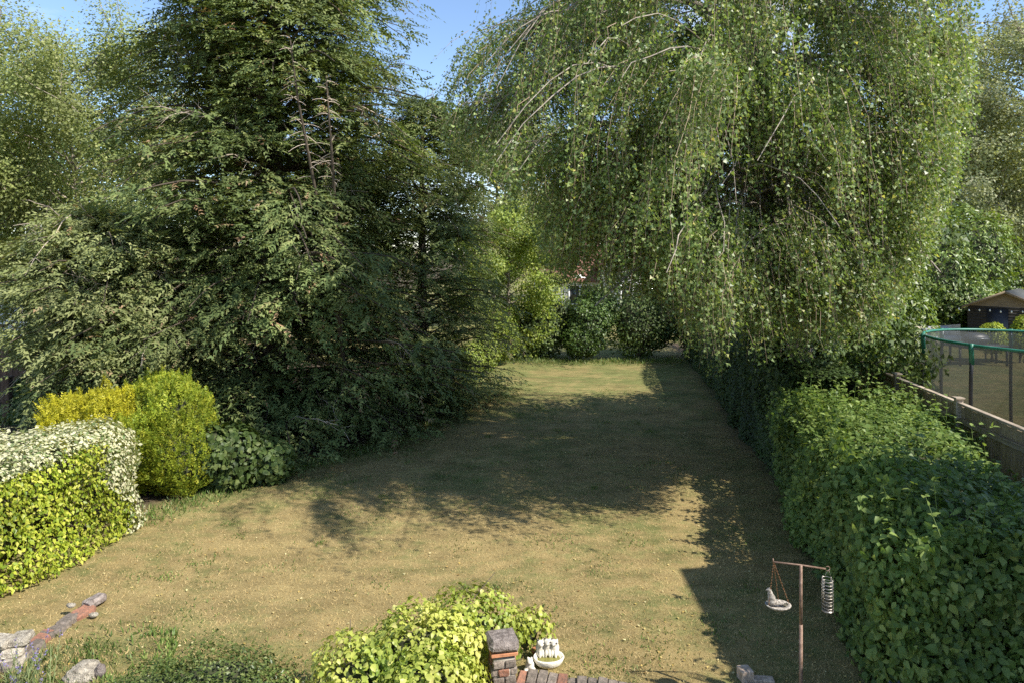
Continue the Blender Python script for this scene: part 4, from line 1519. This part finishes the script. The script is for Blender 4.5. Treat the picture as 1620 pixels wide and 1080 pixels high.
pot = thing('clay_pot', 'small broken terracotta pot tucked behind the squatting figure', 'pot', pg)
Soup().lathe(pg, [(0, 0), (.03, 0), (.042, .07), (.048, .07), (.048, .09), (.04, .09), (.034, .02), (0, .02)], 18).build('pot_body', M['terracotta'], pot, smooth=True)
og = G(1408, 1128)
og[2] = 0
orn = thing('dark_ornament', 'dark slate-coloured upright ornament half hidden under the hedge', 'ornament', og + [-.1, -.25, 0])
M['slate'] = solid_mat('slate', (0.035, 0.04, 0.055), .5, .3, 10, .2)
fused('body', [(0, 0, .17, .085, .08, .17), (0, -.01, .36, .07, .068, .07), (0, -.07, .35, .018, .02, .015), (0, 0, .02, .07, .07, .03), (-.04, 0, .43, .015, .014, .03), (.04, 0, .43, .015, .014, .03)], M['slate'], orn, .012)

# ------------------------------------------------------------------ bird feeder
FD = 6.0
pole_top = P(1267, 893, FD)
fb = np.array([pole_top[0], FD, 0])
feeder = thing('feeder_pole', 'brown metal feeder pole with a slanting cross bar on the shaded lawn', 'feeder pole', fb)
s = Soup().tube([fb + [0, 0, -.1], fb + [0, 0, .84]], .016, 12)
s.tube([fb + [0, 0, .83], pole_top], .0135, 12)
s.build('pole', M['steel_brown'], feeder, smooth=True)
la, ra = P(1224, 888, FD - .02), P(1306, 899, FD + .02)
Soup().tube([la, (la + ra) / 2 + [0, 0, .004], ra], .008, 10).build('cross_bar', M['steel_brown'], feeder, smooth=True)
a = np.linspace(-2.2, 2.4, 16)
Soup().tube(np.stack([ra[0] + .018 + .02 * np.cos(a), np.full(16, ra[1]), ra[2] + .002 + .02 * np.sin(a)], 1), .004, 6).build('hook', M['steel_brown'], feeder)
Soup().tube([la + [-.003, 0, -.01], la + [-.006, 0, .03]], .006, 6).build('hook', M['steel_brown'], feeder)

cage_t = P(1309, 915, FD + .02)
cage = thing('fat_ball_feeder', 'wire coil fat ball feeder hanging from the bar end beside the hedge', 'bird feeder', (cage_t[0], cage_t[1], cage_t[2] - .28))
cr_, ch_ = .048, .28
s = Soup()
for k in range(10):
    z = cage_t[2] - ch_ * (k + .2) / 9.6
    a = np.linspace(0, 2 * np.pi, 21)
    s.tube(np.stack([cage_t[0] + cr_ * np.cos(a), cage_t[1] + cr_ * np.sin(a), z + .006 * np.sin(a)], 1), .0028, 5, cap=False)
s.build('wire_rings', M['wire'], cage, smooth=True)
for k in range(4):
    a = k * math.pi / 2 + .5
    q = np.array([cage_t[0] + cr_ * math.cos(a), cage_t[1] + cr_ * math.sin(a), 0])
    Soup().tube([q + [0, 0, cage_t[2] + .01], q + [0, 0, cage_t[2] - ch_]], .0028, 5).build('upright_wire', M['wire'], cage)
Soup().lathe(cage_t - [0, 0, ch_], [(0, -.012), (.04, -.012), (.05, 0), (.05, .008), (0, .008)], 16).build('base_dish', M['wire'], cage, smooth=True)
Soup().tube([cage_t + [-.03, 0, .005], cage_t + [-.012, 0, .05], cage_t + [.012, 0, .085], cage_t + [.03, 0, .005]], .0022, 5).build('hanger', M['wire'], cage)
fused('fat_ball', [(0, 0, .05, .036, .036, .034), (.002, 0, .11, .034, .035, .032)], M['fat'], cage, .008)

tray_c = P(1231, 957, FD - .02)
tray = thing('hanging_tray', 'small stone tray hanging on three copper chains from the bar', 'bird feeder', tray_c - [0, 0, .03])
Soup().lathe(tray_c, [(0, -.03), (.06, -.026), (.105, 0), (.112, .012), (.10, .012), (.055, -.012), (0, -.015)], 24, 1, .8).build('dish', M['stone_bird'], tray, smooth=True)
for q in ((-.09, -.02, .012), (.03, .07, .012), (.095, -.01, .012)):
    e = tray_c + np.array(q)
    n = 15
    s = Soup()
    for k in range(n):
        u0, u1 = k / n, (k + .85) / n
        p0, p1 = la + (e - la) * u0, la + (e - la) * u1
        sd = np.array([.0038, 0, 0]) if k % 2 else np.array([0, .0038, 0])
        s.tube([p0, (p0 + p1) / 2 + sd, p1, (p0 + p1) / 2 - sd, p0], .0028, 4, cap=False)
    s.build('chain', M['copper_chain'], tray)
bird = thing('stone_bird', 'grey stone bird ornament perched on the hanging tray', 'ornament', tray_c + [-.05, 0, 0])
bb = fused('body', [(0, 0, .035, .045, .032, .03), (-.008, 0, .07, .034, .028, .035), (-.02, 0, .105, .024, .022, .03), (-.028, 0, .138, .02, .019, .02), (-.05, 0, .135, .014, .008, .007), (.045, 0, .022, .035, .022, .014), (.075, 0, .016, .03, .016, .009)], M['stone_bird'], bird, .006)
fd = thing('food_scraps', 'dark seeds and crust left on the hanging tray', 'bird food', tray_c + [.055, 0, -.005])
fused('scraps', [(0, 0, .01, .025, .02, .012), (.025, .01, .012, .015, .015, .012), (-.015, .02, .01, .014, .012, .01)], M['fat'], fd, .006)

# ------------------------------------------------------------------ fences
def fence_x(y):
    return 6.95 + .117 * (y - 9.26)


fence = thing('wooden_fence', 'weathered wooden fence with rails and upright boards between hedge and trampoline', 'fence', (7.0, 9.5, 0))
rz = math.atan2(1, .117)
y0, y1 = 6.5, 15.2
bm_ = bevel_brick((.124, .018, 1.6), .003)
nb = int((y1 - y0) / .121)
for i in range(nb):
    y = y0 + .121 * i
    put('board', bm_, M['wood_old'], fence, (fence_x(y) + .03 + .008 * (i % 2), y, .86 + R.normal() * .006), rz + R.normal() * .01)
for k, (ya, yb) in enumerate(((6.45, 8.6), (8.66, 10.9), (10.96, 13.1), (13.16, 15.25))):
    ym = (ya + yb) / 2
    ln = (yb - ya) * 1.007
    for z, wdt in ((1.44, .085), (.85, .085), (.3, .085)):
        put('rail', bevel_brick((ln, .045, wdt), .006), M['wood_rail'], fence, (fence_x(ym) - .012, ym, z), rz)
    put('cap_rail', bevel_brick((ln, .085, .04), .006), M['wood_rail'], fence, (fence_x(ym) + .01, ym, 1.70), rz, R.normal() * .004)
for y in (8.63, 10.93, 13.13, 15.28):
    put('post', bevel_brick((.1, .1, 1.78), .01), M['wood_rail'], fence, (fence_x(y) + .0, y, .88), rz)
    put('post_cap', bevel_brick((.15, .15, .03), .008), M['wood_rail'], fence, (fence_x(y) + .0, y, 1.785), rz)

lf = thing('old_fence', 'old brown board fence shaded by the low cypress', 'fence', (-12.2, 18.6, 0))
bo = bevel_brick((.145, .02, 1.5), .004)
for i in range(42):
    x = -15.6 + .152 * i
    put('board', bo, M['wood_brown'], lf, (x, 18.6 + .05 * (x + 12), .8 + R.normal() * .01), .05)
for x in (-15.0, -13.1, -11.2, -9.4):
    put('post', bevel_brick((.1, .1, 1.7), .01), M['wood_brown'], lf, (x, 18.5 + .05 * (x + 12), .85), .05)
gp = thing('gate_post', 'brown timber gate post standing before the old board fence', 'post', (-12.05, 16.3, 0))
put('post_body', bevel_brick((.16, .16, 1.15), .012), M['wood_brown'], gp, (-12.05, 16.3, .56), .1)
put('post_top', bevel_brick((.2, .2, .04), .012), M['wood_brown'], gp, (-12.05, 16.3, 1.15), .1)

# ------------------------------------------------------------------ trampoline
def net_mat():
    m, n, l, out = new_mat('safety_net')
    geo = n.new('ShaderNodeTexCoord')
    tr = n.new('ShaderNodeBsdfTransparent')
    b = n.new('ShaderNodeBsdfPrincipled')
    b.inputs['Base Color'].default_value = (.05, .055, .05, 1)
    b.inputs['Roughness'].default_value = .7
    w = n.new('ShaderNodeTexNoise'); w.inputs['Scale'].default_value = 40
    l.new(geo.outputs['Object'], w.inputs['Vector'])
    mr = n.new('ShaderNodeMapRange'); mr.inputs['To Min'].default_value = .46; mr.inputs['To Max'].default_value = .7
    l.new(w.outputs['Fac'], mr.inputs['Value'])
    mx = n.new('ShaderNodeMixShader')
    l.new(mr.outputs['Result'], mx.inputs['Fac']); l.new(tr.outputs[0], mx.inputs[1]); l.new(b.outputs[0], mx.inputs[2])
    l.new(mx.outputs[0], out.inputs['Surface'])
    return m


M['net'] = net_mat()
M['green_pvc'] = solid_mat('green_pvc', (0.025, 0.17, 0.11), .45, .25, 6, .05)
M['foam_black'] = solid_mat('foam_black', (0.025, 0.027, 0.03), .6, .3, 6, .1)
M['galv'] = solid_mat('galv', (0.35, 0.36, 0.37), .4, .2, 9, 0, metallic=.8)
M['mat_black'] = solid_mat('mat_black', (0.02, 0.02, 0.022), .7, .3, 9, .05)
tc_ = np.array([9.9, 12.6, 0.])
TR = 1.98
tramp = thing('trampoline', 'large round trampoline with dark safety net and green top ring', 'trampoline', tc_)


def ring_pt(a, r, z):
    return tc_ + np.stack([r * np.cos(a), r * np.sin(a), np.broadcast_to(z, np.shape(a)) - .03 * np.cos(a)], -1)


A = np.linspace(0, 2 * np.pi, 65)
Soup().tube(ring_pt(A, TR, 2.46), .026, 8, cap=False).build('top_ring', M['green_pvc'], tramp, smooth=True)
aa = np.arange(64) / 64 * 2 * np.pi
prof = [(TR, 2.46), (TR * .975, 2.2), (TR * .945, 1.8), (TR * .925, 1.4), (TR * .925, .85), (TR * .93, .44)]
V = np.stack([ring_pt(aa, r * (1 + .006 * np.cos(aa * 8)), z) for r, z in prof])
ii = np.arange(64 * len(prof)).reshape(len(prof), 64)
Soup().add(V, np.stack([ii[:-1], np.roll(ii[:-1], -1, 1), np.roll(ii[1:], -1, 1), ii[1:]], -1).reshape(-1, 4)).build('safety_net', M['net'], tramp, smooth=True)
Soup().tube(ring_pt(A, TR * .98, .42), .03, 8, cap=False).build('frame_ring', M['galv'], tramp, smooth=True)
s = Soup()
V = np.stack([ring_pt(aa, r, z) for r, z in ((TR * 1.0, .42), (TR * 1.0, .47), (TR * .86, .47), (TR * .86, .42))])
ii = np.arange(64 * 4).reshape(4, 64)
s.add(V, np.stack([ii[:-1], np.roll(ii[:-1], -1, 1), np.roll(ii[1:], -1, 1), ii[1:]], -1).reshape(-1, 4))
s.build('edge_pad', M['green_pvc'], tramp, smooth=False)
Soup().lathe(tc_, [(0, .41), (TR * .86, .435)], 48).build('jumping_mat', M['mat_black'], tramp)
pole_angles = [math.radians(x) for x in (200, 246, 292, 338, 24, 70, 114, 158)]
for a_ in pole_angles:
    top = ring_pt(np.array(a_), TR * 1.0, 2.44)
    mid = ring_pt(np.array(a_ ), TR * .99, 1.6)
    bot = ring_pt(np.array(a_), TR * 1.0, .12)
    u = np.linspace(0, 1, 8)[:, None]
    pts = (1 - u) ** 2 * top + 2 * u * (1 - u) * (mid + (mid - tc_ * [1, 1, 0] - [0, 0, mid[2]]) * .05) + u ** 2 * bot
    pl = Soup().tube(pts, .017, 8).build('net_pole', M['galv'], tramp, smooth=True)
    Soup().tube(pts[1:], .031, 9).build('foam_sleeve', M['foam_black'], tramp, smooth=True)
    tpt = ring_pt(np.array(a_), TR * 1.015, 2.49)
    Soup().tube([tpt, tpt - [0, 0, .1], ring_pt(np.array(a_), TR * 1.005, 2.13)], .04, 8).build('green_strap', M['green_pvc'], tramp, smooth=True)
for a_ in np.arange(4) * math.pi / 2 + .5:
    p0, p1 = ring_pt(np.array(a_ - .25), TR * .98, .42), ring_pt(np.array(a_ + .25), TR * .98, .42)
    g0, g1 = p0 * [1, 1, 0] + [0, 0, .03], p1 * [1, 1, 0] + [0, 0, .03]
    Soup().tube([p0, g0, g1, p1], .022, 8).build('leg', M['galv'], tramp)

# ------------------------------------------------------------------ shed and things beside it
M['shed_wood'] = solid_mat('shed_wood', (0.05, 0.043, 0.038), .85, .35, 5, .3, stretch=(.5, .5, 6))
M['shed_gable'] = solid_mat('shed_gable', (0.26, 0.19, 0.12), .85, .3, 5, .3, stretch=(.5, .5, 6))
M['felt'] = solid_mat('felt', (0.15, 0.155, 0.145), .95, .25, 9, .4)
M['bulb'] = solid_mat('bulb', (0.8, 0.78, 0.7), .3, .1, 9, 0)
M['cushion'] = solid_mat('cushion', (0.33, 0.34, 0.36), .9, .3, 8, .3)
M['rattan'] = solid_mat('rattan', (0.52, 0.44, 0.34), .8, .35, 14, .4)
M['black_plastic'] = solid_mat('black_plastic', (0.03, 0.03, 0.035), .4, .3, 8, .1)
M['yellow_plastic'] = solid_mat('yellow_plastic', (0.55, 0.55, 0.08), .4, .2, 8, 0)
M['white_paint'] = solid_mat('white_paint', (0.8, 0.8, 0.78), .6, .08, 6, .05)
sd = 28.0
sx = (1592 - 810) / FPX * sd
shed = thing('garden_shed', 'dark timber garden shed with shallow grey felt gable roof', 'shed', (sx, sd, 0))
hw, dp, ez, rzv = 1.35, 2.6, 1.86, 2.5
s = Soup()
for k in range(15):
    z = .06 + .122 * k
    for yy_ in (sd, sd + dp):
        s.box((sx, yy_, z + .06), (hw * 2, .025, .118), 0)
    for xx_ in (sx - hw, sx + hw):
        s.box((xx_, sd + dp / 2, z + .06), (.025, dp - .06, .118), 0)
s.build('wall', M['shed_wood'], shed)
for yy_ in (sd - .015, sd + dp + .015):
    s = Soup()
    s.add([[sx - hw, yy_, ez + .01], [sx + hw, yy_, ez + .01], [sx, yy_, rzv - .03], [sx - hw, yy_ + .03, ez + .01], [sx + hw, yy_ + .03, ez + .01], [sx, yy_ + .03, rzv - .03]], [[0, 1, 4, 3], [1, 2, 5, 4], [2, 0, 3, 5]])
    s.add([[sx - hw, yy_, ez + .01], [sx + hw, yy_, ez + .01], [sx, yy_, rzv - .03], [sx - hw, yy_ + .03, ez + .01], [sx + hw, yy_ + .03, ez + .01], [sx, yy_ + .03, rzv - .03]], [[0, 1, 2], [3, 5, 4]])
    s.build('gable', M['shed_gable'], shed)
for sg in (-1, 1):
    a_, b_ = np.array([sx, 0, rzv]), np.array([sx + sg * (hw + .16), 0, ez - .05])
    q = Soup()
    lo_, hi_ = sd - .25, sd + dp + .2
    V = np.array([[a_[0], lo_, a_[2]], [b_[0], lo_, b_[2]], [b_[0], hi_, b_[2]], [a_[0], hi_, a_[2]]])
    V = np.concatenate([V, V + [0, 0, .035]])
    q.add(V, [[0, 1, 2, 3], [4, 7, 6, 5], [0, 4, 5, 1], [1, 5, 6, 2], [2, 6, 7, 3], [3, 7, 4, 0]])
    q.build('roof', M['felt'], shed)
    V = np.array([[a_[0], lo_ - .02, a_[2] - .06], [b_[0], lo_ - .02, b_[2] - .06], [b_[0], lo_ - .02, b_[2] + .04], [a_[0], lo_ - .02, a_[2] + .04]])
    V = np.concatenate([V, V + [0, .018, 0]])
    Soup().add(V, [[0, 1, 2, 3], [4, 7, 6, 5], [0, 4, 5, 1], [1, 5, 6, 2], [2, 6, 7, 3], [3, 7, 4, 0]]).build('barge_board', M['shed_gable'], shed)
Soup().box((sx + hw, sd - .03, .93), (.09, .07, 1.84)).build('corner_post', M['shed_gable'], shed)
Soup().box((sx - .3, sd - .03, .9), (.75, .03, 1.75)).build('door', M['black_plastic'], shed)
string = thing('string_lights', 'row of small white bulbs strung under the shed eaves', 'string lights', (sx, sd - .2, ez - .1))
u = np.linspace(0, 1, 30)
Soup().tube(np.stack([sx - hw - .6 + u * (2 * hw + .6), np.full(30, sd - .25), ez - .06 - .05 * np.abs(np.sin(u * 9))], 1), .006, 4).build('cable', M['black_plastic'], string)
for k in range(9):
    q = (k + .5) / 9
    Soup().lathe((sx - hw - .6 + q * (2 * hw + .6), sd - .25, ez - .14 - .05 * abs(math.sin(q * 9))), [(0, -.04), (.03, -.02), (.03, .02), (.015, .05), (0, .05)], 8).build('bulb', M['bulb'], string, smooth=True)

shed.rotation_euler[2] = string.rotation_euler[2] = math.radians(-46)
# garden sofa
sc = G(1478, 552)
sofa = thing('garden_sofa', 'pale curved-sided outdoor sofa with grey cushions beyond the trampoline', 'sofa', (sc[0], sc[1], 0))
x_, y_ = sc[0], sc[1]
Soup().box((x_, y_ + .2, .2), (2.3, 1.0, .38), .1).build('base', M['rattan'], sofa)
Soup().box((x_, y_ + .2, .47), (2.1, .85, .14), .1).build('seat_cushion', M['cushion'], sofa)
s = Soup()
u = np.linspace(0, 1, 13)
arc = np.stack([x_ - 1.25 + 2.5 * u, y_ + .75 - .55 * np.abs(2 * u - 1) ** 3, .86 + .16 * np.abs(2 * u - 1) ** 2], 1)
V = np.concatenate([arc, arc * [1, 1, 0] + [0, 0, .3], arc + [0, .08, 0], arc * [1, 1, 0] + [0, .08, .3]])
i = np.arange(12)
s.add(V, np.concatenate([np.stack([i, i + 1, i + 14, i + 13], 1), np.stack([i + 26, i + 39, i + 40, i + 27], 1), np.stack([i, i + 26, i + 27, i + 1], 1)]))
s.build('backrest', M['rattan'], sofa)
for k in (-.7, 0, .7):
    fused('back_cushion', [(x_ + k - sofa.location[0], .5, .72, .33, .1, .22)], M['cushion'], sofa, .05)
# barbecue table with clutter, yellow toy
bc = G(1552, 530)
bbq = thing('barbecue_table', 'black barbecue on a dark table in front of the shed', 'barbecue', (bc[0] + .6, 25.0, 0))
bx_ = bc[0] * 25.0 / bc[1] - .1
bbq.location = (bx_, 25.0, 0)
Soup().box((bx_, 25, .72), (1.9, .7, .06)).build('table_top', M['black_plastic'], bbq)
for ax in (-.85, .85):
    for ay in (-.28, .28):
        Soup().box((bx_ + ax, 25 + ay, .345), (.06, .06, .69)).build('leg', M['black_plastic'], bbq)
Soup().lathe((bx_ - .1, 25, .75), [(0, 0), (.22, .02), (.34, .12), (.36, .2), (.33, .3), (.2, .4), (0, .43)], 20, 1.4, .8).build('lid', M['black_plastic'], bbq, smooth=True)
Soup().tube([(bx_ - .3, 24.68, .98), (bx_ - .3, 24.63, 1.0), (bx_ + .1, 24.63, 1.0), (bx_ + .1, 24.68, .98)], .015, 6).build('handle', M['galv'], bbq)
yc = G(1524, 540)
toy = thing('yellow_toy', 'yellow plastic scoop-shaped toy lying near the barbecue', 'toy', (yc[0], yc[1], .0))
Soup().add([[yc[0] - .5, yc[1], .3], [yc[0] + .45, yc[1] + .1, .62], [yc[0] + .5, yc[1] + .5, .6], [yc[0] - .4, yc[1] + .5, .25], [yc[0] - .5, yc[1], .0], [yc[0] + .4, yc[1] + .1, .0], [yc[0] + .4, yc[1] + .5, 0], [yc[0] - .4, yc[1] + .5, 0]], [[0, 1, 2, 3], [4, 5, 1, 0], [5, 6, 2, 1], [6, 7, 3, 2], [7, 4, 0, 3]]).build('body', M['yellow_plastic'], toy)
gt = G(1562, 612)
item = thing('grey_bundle', 'grey tarpaulin bundle lying on the neighbouring dry lawn', 'bundle', (gt[0] + 1.5, 17.0, 0))
fused('body', [(0, 0, .09, .4, .22, .1), (.3, .05, .11, .22, .2, .12), (-.3, .05, .06, .25, .14, .07)], M['cushion'], item, .03)

# ------------------------------------------------------------------ the far house
M['render_white'] = solid_mat('render_white', (0.78, 0.77, 0.73), .85, .08, 3, .1)
M['tile_red'] = solid_mat('tile_red', (0.24, 0.12, 0.085), .85, .45, 5, .5, stretch=(3, 1, 6))
M['glass_dark'] = solid_mat('glass_dark', (0.03, 0.035, 0.04), .08, .2, 3, 0, spec=.6)
hd = 43.0
far = thing('white_house', 'white rendered house with red tiled roof glimpsed beyond the lawn end', 'house', (6, hd, .3))


def gable_block(x0, x1, y0_, y1_, e, r, parent, along='x', roofm='tile_red', wallm='render_white'):
    s = Soup()
    z0 = .1
    if along == 'x':
        ym = (y0_ + y1_) / 2
        s.add([[x0, y0_, z0], [x1, y0_, z0], [x1, y0_, e], [x0, y0_, e], [x0, y1_, z0], [x1, y1_, z0], [x1, y1_, e], [x0, y1_, e]], [[0, 1, 2, 3], [5, 4, 7, 6], [4, 0, 3, 7], [1, 5, 6, 2]])
        s.add([[x0, y0_, e], [x0, y1_, e], [x0, ym, r], [x1, y0_, e], [x1, y1_, e], [x1, ym, r]], [[0, 2, 1], [3, 4, 5]])
        ro = [([x0 - .3, y0_ - .35, e - .12], [x1 + .3, y0_ - .35, e - .12], [x1 + .3, ym, r + .06], [x0 - .3, ym, r + .06]), ([x0 - .3, y1_ + .35, e - .12], [x0 - .3, ym, r + .06], [x1 + .3, ym, r + .06], [x1 + .3, y1_ + .35, e - .12])]
    else:
        xm = (x0 + x1) / 2
        s.add([[x0, y0_, z0], [x1, y0_, z0], [x1, y0_, e], [x0, y0_, e], [x0, y1_, z0], [x1, y1_, z0], [x1, y1_, e], [x0, y1_, e]], [[0, 1, 2, 3], [5, 4, 7, 6], [4, 0, 3, 7], [1, 5, 6, 2]])
        s.add([[x0, y0_, e], [x1, y0_, e], [xm, y0_, r], [x0, y1_, e], [x1, y1_, e], [xm, y1_, r]], [[0, 1, 2], [3, 5, 4]])
        ro = [([x0 - .35, y0_ - .3, e - .12], [xm, y0_ - .3, r + .06], [xm, y1_ + .3, r + .06], [x0 - .35, y1_ + .3, e - .12]), ([x1 + .35, y0_ - .3, e - .12], [x1 + .35, y1_ + .3, e - .12], [xm, y1_ + .3, r + .06], [xm, y0_ - .3, r + .06])]
    s.build('wall', M[wallm], parent)
    for q in ro:
        V = np.array(q)
        V = np.concatenate([V, V + [0, 0, .1]])
        Soup().add(V, [[0, 1, 2, 3], [4, 7, 6, 5], [0, 4, 5, 1], [1, 5, 6, 2], [2, 6, 7, 3], [3, 7, 4, 0]]).build('roof', M[roofm], parent)


gable_block(1.6, 5.6, hd, hd + 6, 2.35, 4.6, far, 'x')
gable_block(5.6, 9.6, hd - 1.5, hd + 7, 3.3, 5.0, far, 'y')


def window(parent, x, y, z, w, h, n=2):
    f = Soup()
    for zz in (z, z + h):
        f.box((x, y - .03, zz), (w + .12, .08, .09))
    for k in range(n + 1):
        f.box((x - w / 2 + w * k / n, y - .03, z + h / 2), (.1, .081, h + .08))
    wo = f.build('window', M['white_paint'], parent)
    for k in range(n):
        Soup().box((x - w / 2 + w * (k + .5) / n, y - .015, z + h / 2), (w / n - .1, .02, h - .08)).build('pane', M['glass_dark'], wo)


wx, wy = P(917, 462, hd)[0], hd
# small gabled porch head over the window
window(far, wx, hd, .85, 1.35, 1.2)
Soup().add([[wx - .95, hd - .1, 2.2], [wx + .95, hd - .1, 2.2], [wx, hd - .1, 2.75], [wx - .95, hd + .5, 2.2], [wx + .95, hd + .5, 2.2], [wx, hd + .5, 2.75]], [[0, 1, 2], [0, 2, 5], [0, 5, 3], [1, 4, 5], [1, 5, 2], [0, 3, 4], [0, 4, 1]]).build('window_gable', M['white_paint'], far)
window(far, 7.7, hd - 1.5, .9, 2.2, 1.3, 3)
lh = thing('white_outbuilding', 'white-walled building glimpsed above the old fence', 'house', (-20, 33, 0))
gable_block(-24, -18.5, 31, 36, 2.2, 3.8, lh, 'x')
window(lh, -21.5, 31, .9, 1.4, 1.0, 2)

# ------------------------------------------------------------------ the photographer's house (casts the shade beside the feeder)
M['house_brick'] = solid_mat('house_brick', (0.30, 0.16, 0.11), .9, .4, 9, .4, stretch=(1, 1, 3))
home = thing('brick_house', 'brick house wing with tiled roof beside the near end of the hedge', 'house', (7, 2, 0))
HX = 2.12 + .84 * 5.4
gable_block(HX + .35, HX + 5.2, -9, 5.85, 5.4, 5.9, home, 'y', 'tile_red', 'house_brick')
window(home, HX + 2.6, -9, 1, 1.6, 1.2, 2)

# ------------------------------------------------------------------ lawn details
def blades():
    n = 90000
    d = 6.0 + 9.5 * R.random(n) ** 1.35
    px = -30 + 1420 * R.random(n)
    x = (px - 810) / FPX * d
    ok = (x > left_edge(d) + .1) & (x < right_edge(d) - .1)
    x, y = x[ok], d[ok]
    n = len(x)
    g = np.clip(greenness(x, y) * .9 + .9 * (vnoise(np.c_[x, y, x * 0], 1.2, 3) - .45) + .5 * (vnoise(np.c_[x, y, x * 0], 4.5, 3) - .5), 0, 1)
    tall = 1 + 1.5 * np.clip(greenness(x, y) - .25, 0, 1)
    p = np.c_[x, y, gz(x, y) - .004]
    dr = unit(UP * .65 + rdir(n) * np.array([1, 1, .2]))
    L = (.022 + .03 * R.random(n)) * tall
    sd_ = unit(np.cross(dr, rdir(n))) * .0032
    V = np.stack([p - sd_, p + sd_, p + dr * L[:, None]], 1)
    s = Soup().add(V, np.arange(n * 3).reshape(-1, 3), np.clip(.55 * R.random(n) + .75 * g - .1, 0, 1))
    o = s.build('grass', M['grass'])
    o['kind'] = 'stuff'
    o['label'] = 'short dry grass blades of the lawn'
    o['category'] = 'grass'


blades()


def fallen():
    n = 1700
    d = 6.3 + 14 * R.random(n) ** 1.3
    x = left_edge(d) + (right_edge(d) - left_edge(d)) * R.random(n)
    p = np.c_[x, d, gz(x, d) + .012]
    s = Soup()
    L = .016 + .024 * R.random(n)
    leaves(s, p, unit(rdir(n) * np.array([1, 1, .15])), unit(UP + rdir(n) * .4), L, L * .7, R.random(n), .25)
    o = s.build('fallen_leaves', M['fallen'])
    o['kind'] = 'stuff'
    o['label'] = 'scattered yellow and brown fallen leaves on the lawn'
    o['category'] = 'leaves'


fallen()


def edge_weeds():
    s = Soup()
    # along the cypress foot, at the end of the lawn, by the edging and on the bank
    n1 = 7000
    y = 10.2 + 14.5 * R.random(n1)
    x = left_edge(y) + R.normal(size=n1) * .22 - .05
    n2 = 2600
    x2 = -.8 + 7 * R.random(n2)
    y2 = 24.4 + R.normal(size=n2) * .35
    n3 = 1500
    g3 = np.array([-4.15, 6.75]) + R.normal(size=(n3, 2)) * np.array([.55, .28])
    g3 += (vnoise(np.c_[g3, g3[:, 0] * 0], 3.0)[:, None] - .5) * .8
    n4 = 5200
    cx = np.c_[-5 + 8.5 * R.random(130), 6.6 + 13 * R.random(130) ** 1.3]
    cx = cx[(cx[:, 0] > left_edge(cx[:, 1]) + .3)]
    ci = R.integers(0, len(cx), n4)
    x4, y4 = (cx[ci] + R.normal(size=(n4, 2)) * (.05 + .16 * R.random(len(cx)))[ci][:, None]).T
    X = np.concatenate([x, x2, g3[:, 0], x4]); Y = np.concatenate([y, y2, g3[:, 1], y4])
    H = np.concatenate([.04 + .08 * R.random(n1), .05 + .13 * R.random(n2), .03 + .07 * R.random(n3), .02 + .035 * R.random(n4)])
    n = len(X)
    p = np.c_[X, Y, gz(X, Y)]
    d = unit(UP + rdir(n) * .6)
    leaves(s, p, d, rdir(n), H, .012 + .05 * H, np.clip(R.random(n), 0, 1))
    o = s.build('rough_grass', M['weed'])
    o['kind'] = 'stuff'
    o['label'] = 'longer green grass and weeds along the lawn edges'
    o['category'] = 'grass'


edge_weeds()
if False:
    tl = sorted(((sum(len(p.vertices) - 2 for p in m.polygons), m.name) for m in bpy.data.meshes), reverse=True)
    print('TRIS', sum(q[0] for q in tl), tl[:40])
